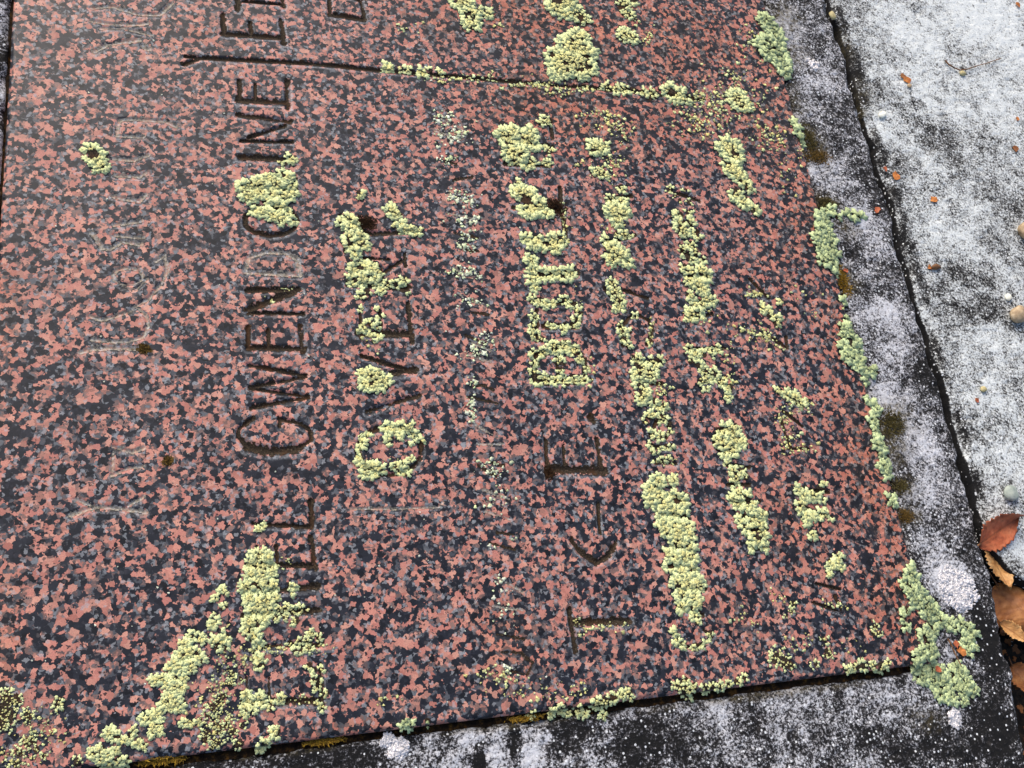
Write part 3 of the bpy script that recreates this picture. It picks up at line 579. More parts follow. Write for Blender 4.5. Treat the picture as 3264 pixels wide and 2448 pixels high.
def lobes(P, ang, L, z0, lift, col, colc):
    """P (n,2) metres, ang, L length, z0 base height, lift of the rim; col rim colour, colc centre colour -> verts, faces, colours"""
    n = len(P); T = TEMPL[rng.integers(0, len(TEMPL), n)]*L[:, None, None]
    T[..., 1] *= np.where(rng.random(n) < .5, -1, 1)[:, None]
    ca, sa = np.cos(ang)[:, None], np.sin(ang)[:, None]
    x = P[:, :1]+T[..., 0]*ca-T[..., 1]*sa; y = P[:, 1:]+T[..., 0]*sa+T[..., 1]*ca
    tl = rng.normal(0, .10, (n, 2))
    rim = z0[:, None]+lift[:, None]*(.7+.5*rng.random((n, NL)))+tl[:, :1]*T[..., 0]+tl[:, 1:]*T[..., 1]
    ctr = np.stack([P[:, 0], P[:, 1], z0+lift*.8], 1)
    bot = np.stack([P[:, :1]+(x-P[:, :1])*.93, P[:, 1:]+(y-P[:, 1:])*.93, rim-lift[:, None]*.8-.00012], 2)
    V = np.concatenate([ctr[:, None, :], np.stack([x, y, rim], 2), bot], 1)
    per = 1+2*NL
    a = np.arange(NL); b = (a+1) % NL
    tri = np.stack([np.zeros(NL, int), 1+a, 1+b], 1)
    q2 = np.stack([1+a, 1+NL+a, 1+NL+b, 1+b], 1)
    off = (np.arange(n)*per)[:, None, None]
    C = np.concatenate([colc[:, None, :], np.repeat(col[:, None, :], NL, 1), np.repeat((col*.3)[:, None, :], NL, 1)], 1)
    return V.reshape(-1, 3), [(tri[None]+off).reshape(-1, 3), (q2[None]+off).reshape(-1, 4)], C.reshape(-1, 3)

C_TIP = np.array(srgb(210, 224, 170)); C_YEL = np.array(srgb(218, 208, 134)); C_OCH = np.array(srgb(184, 166, 98)); C_SAGE = np.array(srgb(190, 206, 156)); C_SAGE2 = np.array(srgb(160, 170, 116)); C_WHT = np.array(srgb(226, 232, 214))

def field(X, Y, discs):
    f = np.full(X.shape, 9.); gx = np.zeros(X.shape); gy = np.zeros(X.shape)
    for cx, cy, r in discs:
        c = at(cx, cy); rr = r*mpp(cx, cy)*1.08
        d = np.hypot(X-c[0], Y-c[1])/rr
        w = np.exp(-d*d*1.2); gx += w*(X-c[0])/rr; gy += w*(Y-c[1])/rr
        f = np.minimum(f, d)
    return f, np.arctan2(gy, gx)

def lichen(label, discs, style='leafy', group='lichen on the granite'):
    c = np.array([[*at(x, y)[:2], r*mpp(x, y)] for x, y, r in discs])
    lo = (c[:, :2]-c[:, 2:]*1.5).min(0); hi = (c[:, :2]+c[:, 2:]*1.5).max(0)
    m = mpp(*discs[0][:2])
    s, Lb, drop, relief = {'leafy': (7.6, 13.0, .10, .8), 'fine': (7.2, 10.0, .26, .7), 'crumb': (7.5, 7.0, .5, .5), 'sage': (8.2, 13.5, .08, 1.3), 'white': (8.0, 9.0, .5, .3)}[style]
    xs = np.arange(lo[0], hi[0], s*m); ys = np.arange(lo[1], hi[1], s*m*.87)
    X, Y = np.meshgrid(xs, ys, indexing='ij'); X = X+(np.arange(len(ys)) % 2)[None, :]*s*m*.5
    X = (X+rng.normal(0, .27*s*m, X.shape)).ravel(); Y = (Y+rng.normal(0, .27*s*m, Y.shape)).ravel()
    f, ang = field(X, Y, discs)
    f = f+.55*(fbm(X, Y, 26*m, 101, 2)-.5)
    # cracks and bald spots inside
    holes = fbm(X, Y, 22*m, 107, 2)
    keep = (f < 1) & (rng.random(len(X)) > drop) & ~((holes > (.78 if style == 'sage' else .68)) & (f < .75) & (style != 'white'))
    X, Y, f, ang = X[keep], Y[keep], f[keep], ang[keep]
    n = len(X)
    if n == 0: return None
    rimness = np.clip((f-.35)/.5, 0, 1)
    ang = ang+rng.normal(0, .55+.9*(1-rimness))
    L = Lb*m*(.62+.45*rimness)*rng.uniform(.75, 1.25, n)
    tone = np.clip(rng.normal(.5, .28, n)+.5*(fbm(X, Y, .012, 109, 2)-.5), 0, 1)[:, None]
    rm = rimness[:, None]
    if style == 'sage':
        col = C_SAGE*(.75+.25*rm)*(.8+.4*tone); colc = (C_SAGE2*(1-rm)+C_SAGE*rm)*(.75+.4*tone)
    elif style == 'white':
        col = C_WHT*(.8+.3*tone); colc = col*.95
    else:
        inner = C_YEL*tone+C_OCH*(1-tone)*.6+C_TIP*(1-tone)*.4
        col = C_TIP*rm*(.85+.25*tone)+(1-rm)*(inner*.75+C_TIP*.25); colc = inner*(1-.45*rm)+C_TIP*.45*rm
    z0 = surf_z(X, Y); z0 = np.where((X < SLX1) & (Y > SLY0), np.maximum(z0, -.0011), z0)
    z0 = z0+.00015+relief*m*(.8+3.0*(1-rimness)*rng.random(n)+2.0*rng.random(n))
    V, Fc, C = lobes(np.stack([X, Y], 1), ang, L, z0, .00045*relief*rng.uniform(.5, 1, n), col, colc)
    o = make('lichen_patch', V, Fc, M['lichen'], smooth=True, colors=np.clip(C, 0, .85))
    tag(o, label, 'lichen', group)
    # dark underside showing between the lobes
    st = .0006
    X, Y = np.meshgrid(np.arange(lo[0], hi[0], st), np.arange(lo[1], hi[1], st), indexing='ij')
    f, _ = field(X, Y, discs); nz = fbm(X, Y, 20*m, 113, 3)
    r_ = cell_mesh(X, Y, surf_z(X, Y)+.0001+.0002*nz, f+1.1*(nz-.5) < {'leafy': .86, 'fine': .95, 'crumb': .62, 'sage': .8, 'white': .3}[style])
    if r_ is not None: make('dark_underside', r_[0], r_[1], M['crud'], o)
    return o

LICHEN = [
 ('small round yellow-green lichen alone near the slab\'s left edge', [(290,480,22),(305,505,30),(320,530,22)], 'leafy'),
 ('lichen at the top picture edge right of the letter D', [(1475,8,28),(1500,45,24),(1504,77,22),(1553,45,14),(1530,35,10)], 'leafy'),
 ('lichen at the top edge just above the large frilly rosette', [(1775,20,32),(1800,5,30),(1800,45,14)], 'leafy'),
 ('lichen touching the top of the large frilly rosette at its right', [(1830,45,24),(1855,60,22)], 'fine'),
 ('large frilly lichen rosette above the engraved dividing line', [(1850,120,28),(1835,150,44),(1800,195,46),(1770,180,24),(1845,210,46),(1865,165,30),(1790,215,40),(1870,225,22)], 'leafy'),
 ('lichen at the top edge, second right of the frilly rosette', [(1990,15,20),(2000,45,18),(2015,5,14)], 'fine'),
 ('small lichen under the topmost one, right of the frilly rosette', [(1992,110,24),(2015,120,16)], 'fine'),
 ('pale green lichen on the slab\'s right edge at the top', [(2450,70,26),(2470,95,26),(2480,120,24),(2450,150,32),(2480,165,34),(2490,195,28),(2500,220,18),(2445,170,20)], 'sage'),
 ('oval lichen on the right part of the dividing line', [(2135,292,22),(2160,305,26),(2180,318,14)], 'leafy'),
 ('chain of small lichen along the middle of the dividing line', [(1935,279,14),(1960,285,14),(1990,287,15),(2020,290,12),(2050,296,14),(2080,298,16),(2070,310,10)], 'fine'),
 ('row of tiny lichen where the dividing line loses its dark crust', [(1236,219,15),(1275,224,8),(1300,225,12),(1345,234,13),(1372,226,8),(1400,232,7)], 'leafy'),
 ('round lichen past the right end of the dividing line', [(2350,315,30),(2365,335,22)], 'fine'),
 ('upper lichen of the slanting pair in the last engraved line', [(2325,475,34),(2345,500,20),(2310,460,18)], 'leafy'),
 ('middle lichen of the slanting chain in the last engraved line', [(2325,535,24),(2350,555,22),(2375,585,18),(2390,602,10)], 'leafy'),
 ('lower lichen of the slanting chain in the last engraved line', [(2345,620,17),(2370,645,18),(2400,668,14)], 'leafy'),
 ('open lichen rosette with bare dark centre below the dividing line', [(1605,430,20),(1625,450,28),(1635,425,20),(1680,445,28),(1690,420,14),(1630,485,26),(1655,490,24),(1645,520,18),(1635,510,14),(1700,465,16)], 'leafy'),
 ('two small lichen just right of the open rosette', [(1690,520,18),(1680,530,12),(1745,525,14),(1752,480,14),(1740,470,10)], 'fine'),
 ('small lichen above the open rosette', [(1745,388,17),(1725,392,10)], 'fine'),
 ('lichen clump beside brown moss under the open rosette', [(1650,585,10),(1650,615,20),(1680,630,30),(1695,665,32),(1720,655,22),(1740,680,14)], 'leafy'),
 ('star-shaped lichen right of the open rosette', [(1905,470,24),(1890,478,14),(1925,468,12)], 'leafy'),
 ('small lichen below the star-shaped one', [(1910,552,20),(1930,560,12)], 'fine'),
 ('lichen above the widest clump of its column, right of the moss clump', [(1980,605,14),(1950,640,18),(1975,645,20)], 'fine'),
 ('bright two-lobed lichen in the column right of the moss clump', [(1955,675,24),(1985,680,22),(1970,700,20)], 'leafy'),
 ('triangular lichen halfway down the column right of the capitals', [(1935,768,12),(1950,795,22),(1950,825,22),(1975,810,22),(2000,838,14)], 'leafy'),
 ('small bar of lichen above the triangular one', [(1965,748,10),(1990,750,13),(2012,755,8)], 'fine'),
 ('lichen filling the second letter T, next to the moss', [(1672,760,12),(1690,765,16),(1715,770,18),(1700,785,14),(1740,780,20),(1765,775,24),(1785,765,18),(1765,795,18)], 'leafy'),
 ('lichen filling the first letter T of the capitals', [(1692,830,16),(1697,860,17),(1700,890,18),(1705,915,12),(1725,880,19),(1755,876,20),(1785,875,20),(1815,872,19)], 'leafy'),
 ('lichen filling the letter U', [(1698,955,14),(1718,965,15),(1740,970,14),(1762,968,12),(1705,1010,16),(1698,1045,15),(1705,1070,16),(1722,1080,12),(1800,960,13),(1820,970,12),(1838,990,12),(1840,1020,14),(1825,1040,13),(1795,1048,12),(1765,1042,12),(1745,1036,9)], 'fine'),
 ('lichen filling the letter B', [(1705,1130,16),(1730,1125,16),(1702,1160,13),(1700,1190,14),(1710,1215,16),(1740,1212,18),(1770,1212,16),(1800,1214,16),(1830,1212,16),(1860,1212,15),(1770,1110,22),(1800,1105,22),(1830,1118,20),(1848,1145,14),(1868,1175,9),(1782,1150,16),(1785,1180,10)], 'fine'),
 ('narrow lichen in the column above the letter S', [(1950,905,16),(1960,930,20),(1972,955,20),(1972,980,18)], 'fine'),
 ('broken ring of lichen on the letter S', [(1978,1035,9),(1983,1055,13),(1990,1080,14),(2000,1100,10),(2025,1010,8),(2072,1092,9),(2005,1060,7)], 'fine'),
 ('large lichen below the letter S', [(2030,1150,20),(2045,1175,24),(2080,1160,20),(2070,1190,24),(2035,1200,20),(2100,1150,14)], 'fine'),
 ('bright lichen tail below the large one under the letter S', [(2040,1225,18),(2050,1252,20),(2045,1270,16),(2085,1282,14),(2100,1300,12),(2115,1295,10)], 'leafy'),
 ('ring of small lichen in the middle of the long lichen column', [(2065,1325,12),(2080,1322,10),(2110,1335,14),(2132,1350,10),(2135,1375,9),(2080,1385,16),(2105,1392,15),(2055,1345,9)], 'fine'),
 ('two thin bars of lichen under the small ring', [(2075,1422,9),(2100,1428,9),(2125,1425,10),(2140,1420,6),(2080,1440,7),(2110,1468,12),(2130,1464,9),(2090,1478,6)], 'fine'),
 ('upper third of the thick lichen column right of the letter J', [(2095,1535,20),(2075,1560,18),(2075,1595,20),(2100,1580,22),(2145,1530,15),(2115,1610,24),(2150,1590,22),(2175,1600,18),(2110,1640,22),(2145,1635,24),(2180,1640,14)], 'leafy'),
 ('middle third of the thick lichen column right of the letter J', [(2110,1672,18),(2125,1695,22),(2150,1680,20),(2190,1680,18),(2160,1705,22),(2200,1705,18),(2160,1735,24),(2195,1740,18),(2130,1765,16),(2150,1780,16)], 'leafy'),
 ('lower third of the thick lichen column, above the letter C', [(2180,1775,18),(2205,1775,16),(2140,1805,20),(2170,1820,20),(2205,1815,20),(2160,1860,20),(2190,1860,26),(2225,1865,22),(2175,1895,22),(2210,1905,22),(2170,1935,16),(2205,1935,18),(2228,1925,12),(2215,1965,14),(2222,1985,9)], 'leafy'),
 ('lichen on the letter C', [(2145,2018,11),(2155,2040,11),(2175,2058,10),(2215,2065,12),(2235,2058,9),(2262,2022,10),(2258,2040,7)], 'leafy'),
 ('thin lichen ring at the top of the next to last lichen column', [(2135,605,14),(2150,625,12),(2185,605,11),(2195,645,11),(2165,640,10)], 'crumb'),
 ('small frilly lichen in the next to last column, level with the moss', [(2160,685,14),(2195,680,12),(2165,710,14),(2200,710,14),(2175,735,20),(2215,745,12),(2228,760,9)], 'fine'),
 ('lichen below the small frilly one in the next to last column', [(2175,795,14),(2200,785,14),(2190,815,14),(2215,805,12),(2205,830,13),(2240,830,9)], 'fine'),
 ('large mossy lichen block in the next to last column', [(2180,855,12),(2205,870,20),(2235,865,20),(2255,880,14),(2195,895,16),(2225,905,22),(2240,925,14)], 'leafy'),
 ('lichen under the large mossy block', [(2200,945,12),(2215,970,16),(2250,955,14),(2270,960,13),(2235,975,12),(2205,1000,18),(2195,1015,13),(2225,1005,12)], 'leafy'),
 ('small lichen bow in the next to last column below the block', [(2195,1112,13),(2215,1128,12),(2240,1130,11),(2265,1118,12),(2290,1112,12),(2205,1150,12)], 'fine'),
 ('forked lichen below the bow in the next to last column', [(2225,1165,14),(2245,1185,16),(2255,1210,16),(2275,1190,16),(2235,1215,12),(2300,1220,16),(2320,1240,14),(2318,1265,12),(2250,1240,10)], 'fine'),
 ('round lichen rosette lowest but two in the next to last column', [(2285,1405,14),(2305,1375,20),(2335,1370,18),(2345,1365,12),(2300,1410,22),(2340,1400,22),(2330,1430,24),(2310,1440,14),(2365,1410,12)], 'leafy'),
 ('lichen just below the round rosette', [(2320,1480,10),(2335,1500,13),(2360,1500,16),(2345,1525,18),(2335,1540,12),(2375,1520,12)], 'fine'),
 ('lichen with yellow middle second from the end of its column', [(2335,1590,14),(2355,1575,16),(2350,1605,20),(2380,1590,18),(2385,1620,18),(2400,1605,12)], 'leafy'),
 ('lowest big lichen of the next to last column', [(2430,1640,15),(2400,1655,22),(2425,1670,18),(2375,1680,16),(2400,1690,22),(2430,1700,16),(2415,1720,18),(2395,1745,12),(2438,1745,14),(2360,1660,12)], 'leafy'),
 ('small hooked lichen in the last column, upper of two', [(2430,985,12),(2450,998,14),(2470,1015,13),(2475,1030,11),(2487,962,9)], 'leafy'),
 ('small slanting lichen in the last column, lower of two', [(2480,1248,9),(2508,1262,16),(2530,1268,15),(2550,1282,12),(2558,1295,8)], 'leafy'),
 ('forked lichen near the slab\'s lower right edge', [(2545,1560,11),(2560,1580,15),(2590,1580,18),(2615,1560,15),(2625,1545,9),(2620,1595,12),(2555,1608,14),(2550,1625,10)], 'leafy'),
 ('bright lichen directly under the forked one near the right edge', [(2570,1645,12),(2590,1645,15),(2615,1640,13),(2635,1640,10),(2575,1665,10),(2645,1655,8)], 'leafy'),
 ('tiny round lichen below the forked pair near the right edge', [(2590,1705,13)], 'fine'),
 ('small forked lichen left of the big corner lichen', [(2645,1795,10),(2672,1775,10),(2668,1795,10),(2680,1810,10),(2655,1808,9),(2640,1830,8)], 'leafy'),
 ('crumbly grey-green lichen near the bottom edge, left of the corner', [(2480,2090,26),(2500,2105,26),(2515,2120,18),(2465,2105,18)], 'crumb'),
 ('crumbly lichen patch left of the big corner lichen', [(2790,2000,14),(2800,2018,12),(2785,2020,12)], 'crumb'),
 ('small crumbly lichen between corner and bottom edge patch', [(2640,2085,18),(2626,2040,14),(2598,2120,16)], 'crumb'),
 ('small yellowish lichen just above the crumbly grey-green patch', [(2525,1925,12),(2520,1950,11),(2505,1965,10)], 'crumb'),
 ('lichen row on the bottom edge near the corner', [(2700,2135,11),(2725,2128,13),(2750,2122,14),(2780,2122,12),(2810,2128,12),(2830,2115,10)], 'fine'),
 ('lichen filling the letter Y, left of the brown moss', [(1088,710,12),(1115,700,16),(1120,725,20),(1115,755,20),(1145,750,14),(1120,780,22),(1150,775,20),(1165,785,14),(1130,802,16),(1133,815,11)], 'leafy'),
 ('small rounded lichen right of the brown moss on the letter Y', [(1250,672,17),(1262,685,15)], 'leafy'),
 ('slanting lichen on the stem of the letter Y', [(1255,722,9),(1278,717,12),(1290,733,13),(1312,735,13),(1325,748,11),(1338,735,7)], 'leafy'),
 ('big lichen cushion filling the letter R', [(1130,860,20),(1155,852,20),(1185,855,20),(1205,868,13),(1125,890,18),(1155,888,22),(1190,885,18)], 'leafy'),
 ('lichen arm below the cushion on the letter R', [(1125,905,12),(1195,905,16),(1215,925,13),(1235,910,14),(1262,905,13),(1290,895,12),(1285,920,13),(1170,930,13),(1150,945,13),(1298,928,8)], 'fine'),
 ('lichen bits in the letter E of the surname', [(1150,987,8),(1160,1042,13),(1180,1035,14),(1142,1050,9),(1205,990,8),(1212,1008,9),(1210,1035,9),(1180,1068,10),(1205,1072,11),(1150,1076,8)], 'leafy'),
 ('frilly lichen rosette on the letter V', [(1155,1190,13),(1175,1195,22),(1200,1195,20),(1190,1225,28),(1220,1220,22),(1235,1210,12),(1165,1225,16)], 'leafy'),
 ('lichen on the lower left of the letter O ring', [(1172,1385,8),(1155,1405,12),(1148,1430,10),(1142,1460,14),(1155,1485,16),(1180,1490,20),(1205,1495,17),(1165,1510,15),(1195,1515,14)], 'leafy'),
 ('lichen on the upper side of the letter O ring', [(1232,1365,14),(1255,1368,16),(1280,1365,16),(1305,1362,13),(1315,1385,12),(1275,1395,10),(1240,1400,10),(1235,1415,8),(1345,1405,9),(1320,1412,7)], 'leafy'),
 ('lichen on the lower right of the letter O ring', [(1262,1485,11),(1285,1480,12),(1300,1495,10),(1275,1505,11),(1290,1513,9),(1310,1465,7)], 'fine'),
 ('tiny lichen left of the letter Y, near the big yellow clump', [(1147,618,11),(1143,628,8)], 'leafy'),
 ('small lichen at the foot of the letter I', [(930,508,15),(905,522,8),(890,520,5)], 'leafy'),
 ('large yellow lichen clump on the letter L of the long name', [(900,553,13),(915,565,16),(930,590,13),(775,600,18),(800,590,22),(830,585,20),(860,572,20),(880,590,20),(790,625,22),(830,615,24),(870,620,22),(905,625,20),(930,615,16),(850,640,16)], 'leafy'),
 ('yellow lichen on the letter O below the large yellow clump', [(820,672,17),(840,678,16),(875,655,18),(895,660,14),(870,690,18),(900,695,18),(925,680,14),(935,705,11),(895,708,12)], 'leafy'),
 ('tiny three-part lichen on the letter L below the letter G', [(822,1690,10),(838,1680,9),(818,1676,5)], 'leafy'),
 ('long yellow lichen mass over the letters T, H and E', [(825,1772,22),(800,1800,24),(830,1800,24),(860,1775,14),(865,1805,16),(800,1832,20),(835,1830,20),(865,1825,14),(785,1872,20),(815,1862,22),(845,1860,20),(872,1868,16),(795,1910,20),(825,1925,22),(850,1915,22),(875,1908,12),(815,1948,24),(850,1950,22),(795,1985,20),(820,1985,18),(790,2010,16),(808,2030,18),(825,2055,13),(840,1975,14)], 'leafy'),
 ('small lichen finger under the long yellow mass', [(822,2100,14),(830,2118,14),(818,2125,10)], 'leafy'),
 ('lichen on the second stroke of the letter H', [(890,1942,13),(912,1938,14),(935,1948,14),(955,1945,13),(880,1972,12),(910,1968,11),(940,1980,11),(982,1947,6)], 'fine'),
 ('small lichen on the first stroke of the letter H', [(920,1865,9),(935,1872,10),(955,1878,7),(928,1898,5)], 'leafy'),
 ('forked lichen on the stem of the lower letter T', [(925,2055,11),(950,2045,10),(975,2040,13),(990,2020,11),(1015,2030,11),(985,2065,15),(960,2075,12),(940,2075,9),(893,2066,8),(1018,2045,8)], 'fine'),
 ('lichen on the spine of the lowest letter E', [(780,2215,14),(790,2235,16),(780,2255,13),(805,2245,14),(828,2225,14),(805,2265,13),(835,2242,12),(865,2240,10),(895,2228,14),(905,2225,8),(860,2260,10),(780,2280,8)], 'leafy'),
 ('lichen on the foot of the lowest letter E', [(985,2125,10),(1000,2138,10),(1022,2135,12),(1002,2165,12),(1018,2180,12),(1010,2195,11),(1035,2212,11),(1010,2243,10),(1025,2255,10)], 'fine'),
 ('small bright lichen under the lowest letter E', [(868,2335,12),(882,2330,12),(878,2345,9)], 'leafy'),
 ('small pale lichen on the slab\'s bottom edge below the lowest letter E', [(845,2372,13),(828,2386,9)], 'leafy'),
 ('topmost rosette of the diagonal lichen chain at lower left', [(612,2030,14),(640,2038,14),(585,2055,16),(600,2080,22),(580,2090,16),(630,2085,16),(640,2105,12),(612,2120,18),(605,2135,10)], 'leafy'),
 ('second lichen from the top of the diagonal chain', [(555,2115,14),(545,2132,14),(570,2130,12),(495,2170,15),(515,2165,14),(530,2180,16),(560,2160,16),(585,2165,14),(560,2190,18),(580,2195,13)], 'leafy'),
 ('middle rosette of the diagonal lichen chain', [(545,2225,22),(525,2240,16),(560,2240,20),(540,2258,16),(580,2245,11),(570,2262,10)], 'leafy'),
 ('second lowest lichen of the diagonal chain', [(460,2292,13),(478,2290,16),(500,2278,17),(485,2315,13),(505,2315,12),(485,2335,13),(510,2335,10)], 'leafy'),
 ('lichen at the lower end of the diagonal chain', [(350,2335,16),(370,2350,16),(345,2345,12),(425,2325,10),(415,2350,13),(440,2370,15),(460,2380,10),(395,2362,10)], 'leafy'),
 ('lichen on the slab\'s bottom edge at the left', [(295,2403,13),(320,2395,15),(345,2405,10),(320,2425,15),(345,2435,16),(370,2395,12),(375,2432,14),(400,2428,11)], 'leafy'),
 ('frilly small lichen right of the diagonal chain\'s top', [(685,2045,14),(705,2045,14),(722,2030,11),(690,2065,12),(715,2062,12)], 'leafy'),
 ('small lichen above the frilly one, left of the long yellow mass', [(680,1988,12),(690,1980,9),(672,1998,8),(727,1995,5),(705,2010,5)], 'leafy'),
 ('uppermost tiny lichen left of the long yellow mass', [(710,1880,9),(718,1890,9)], 'leafy'),
 ('second tiny lichen left of the long yellow mass', [(687,1907,9)], 'leafy'),
 ('third tiny lichen left of the long yellow mass', [(705,1940,9),(718,1932,7),(677,1958,5)], 'leafy'),
 ('crumbly lichen field left of the lowest letter E', [(735,2150,16),(765,2165,14),(735,2180,14),(700,2240,22),(680,2260,20),(715,2220,14),(660,2280,14)], 'crumb'),
 ('larger crumbly lichen field on the bottom edge left of the lowest letter E', [(690,2330,30),(720,2310,22),(660,2340,22),(740,2335,22),(690,2365,22),(655,2360,16),(770,2320,14),(760,2370,18),(675,2385,16)], 'crumb'),
 ('three-part lichen between diagonal chain and crumbly field', [(590,2305,11),(612,2303,8),(635,2300,9)], 'leafy'),
 ('small dusty lichen near the picture\'s lower left corner', [(185,2235,14),(178,2255,10),(192,2250,10)], 'fine'),
 ('dull green crumbly lichen at the lower left picture edge', [(15,2240,40),(50,2230,24),(20,2280,40),(90,2280,22),(5,2310,26)], 'crumb'),
 ('loose lichen crumbs along the slab\'s lower left edge', [(90,2365,26),(60,2400,22),(110,2390,18),(50,2440,26),(140,2410,12),(245,2430,18)], 'crumb'),
 ('lichen crust on the bottom edge under the letter T', [(1905,2240,16),(1930,2235,15),(1955,2225,15),(1980,2218,14),(2000,2208,13),(2010,2225,9)], 'fine'),
 ('pale flaky lichen in the bottom joint left of the edge crust', [(1760,2272,13),(1790,2265,16),(1820,2270,16),(1850,2262,16),(1870,2275,13),(1930,2280,13),(1700,2278,12)], 'fine'),
 ('grey-green lichen above the bottom edge right of the letter T', [(2165,2190,16),(2185,2170,14),(2190,2200,18),(2210,2190,12),(2200,2220,12),(2150,2185,10)], 'fine'),
 ('lichen strip on the bottom edge below the letter C', [(2245,2192,13),(2270,2190,14),(2295,2188,13),(2320,2182,12),(2350,2172,11),(2372,2160,10)], 'fine'),
 ('little green lichen on the bottom edge, left of centre', [(1290,2300,10),(1305,2312,12),(1285,2318,8),(1362,2300,9),(1365,2315,6)], 'sage'),
]
for lab, discs, style in LICHEN: lichen(lab, discs, style)
for lab, discs in [
 ('big sage-green lichen on the slab\'s lower right corner, spreading onto the kerb', [(2915,1805,12),(2900,1830,20),(2890,1860,22),(2920,1850,20),(2905,1885,22),(2935,1880,20),(2920,1915,20),(2950,1905,22),(2945,1935,24),(2970,1930,22),(2890,1950,14),(2875,1970,12),(2885,1995,12),(2965,1965,24),(2990,1945,16),(2970,2000,24),(2950,2030,22),(2985,2010,14),(2960,2060,22),(2935,2080,18),(2970,2085,18),(2915,2100,14),(3010,1975,18),(3035,1985,16),(3055,2000,15),(3080,1985,12),(3095,2000,16),(3110,2025,18),(3095,2050,16),(3120,2055,10),(3100,2080,12)]),
 ('sage-green lichen lobes on the kerb below the slab\'s corner', [(2935,2130,18),(2950,2155,20),(2985,2130,18),(2985,2165,24),(3010,2140,18),(3020,2180,26),(3045,2150,22),(3060,2185,24),(3075,2145,18),(3090,2175,20),(3010,2210,20),(3045,2220,20),(3080,2205,14),(3115,2200,14),(3085,2235,11),(3060,2120,12)]),
 ('sage-green lichen on the slab\'s right edge, level with the letter U', [(2640,665,10),(2660,662,12),(2675,680,10),(2615,690,14),(2635,700,16),(2600,728,8),(2620,725,16),(2645,735,18),(2605,755,15),(2630,765,20),(2655,765,16),(2610,785,15),(2640,800,20),(2665,800,12),(2625,830,15),(2650,835,16),(2668,850,11),(2668,868,8)]),
 ('small pale lichen lying on the kerb beside the right edge lichen', [(2715,676,10),(2732,678,11),(2748,680,9)]),
 ('longest sage-green lichen on the slab\'s right edge', [(2697,1012,9),(2685,1045,14),(2710,1050,16),(2690,1075,14),(2715,1080,18),(2735,1085,16),(2690,1105,14),(2715,1110,20),(2740,1115,16),(2700,1135,15),(2725,1140,18),(2750,1145,14),(2735,1165,16),(2755,1180,15),(2785,1172,14),(2800,1180,10),(2760,1208,9),(2760,1225,7)]),
 ('narrow sage-green lichen on the lower right slab edge', [(2770,1273,11),(2785,1285,13),(2805,1290,14),(2790,1310,13),(2780,1340,13),(2795,1350,14),(2790,1375,13),(2805,1390,13),(2795,1415,13),(2815,1425,15),(2805,1450,13),(2825,1465,14),(2815,1485,14),(2835,1500,14),(2825,1515,9)]),
 ('pair of little sage-green lichen on the right edge above the corner', [(2832,1590,9),(2840,1603,11),(2855,1582,8)]),
 ('upright sage-green lichen on the right edge below the topmost one', [(2543,395,13),(2540,420,12),(2555,420,11),(2550,445,12),(2562,450,9)]),
 ('tiny sage lichen on the right edge between two larger ones', [(2688,950,8),(2690,962,8)]),
]: lichen(lab, discs, 'sage', 'lichen on the slab edges')

# specks too small to count, strewn over the stone
def specks(name, label, clusters, size, colA, colB):
    P, S = [], []
    for cx, cy, rx, ry, n in clusters:
        q = rng.normal(size=(n, 2))*.55
        P.append(np.stack([cx+q[:, 0]*rx, cy+q[:, 1]*ry], 1)); S.append(rng.gamma(3., size/3, n))
    P = np.concatenate(P); S = np.clip(np.concatenate(S), size*.4, size*2.4)
    G = at(P[:, 0], P[:, 1])[:, :2]; m = np.array([mpp(*p) for p in P])
    ok = (G[:, 0] > SLX0+.001) & (G[:, 0] < SLX1-.001) & (G[:, 1] > SLY0+.001)
    G, m, S = G[ok], m[ok], S[ok]; n = len(G)
    t = rng.random((n, 1)); col = (colA*t+colB*(1-t))*rng.uniform(.75, 1.1, (n, 1))
    V, Fc, C = lobes(G, rng.uniform(0, 6.28, n), S*m, surf_z(G[:, 0], G[:, 1])+.0002, .0003+.0004*rng.random(n), col, col)
    tag(make(name, V, Fc, M['lichen'], colors=np.clip(C, 0, .85)), label, 'lichen', kind='stuff')
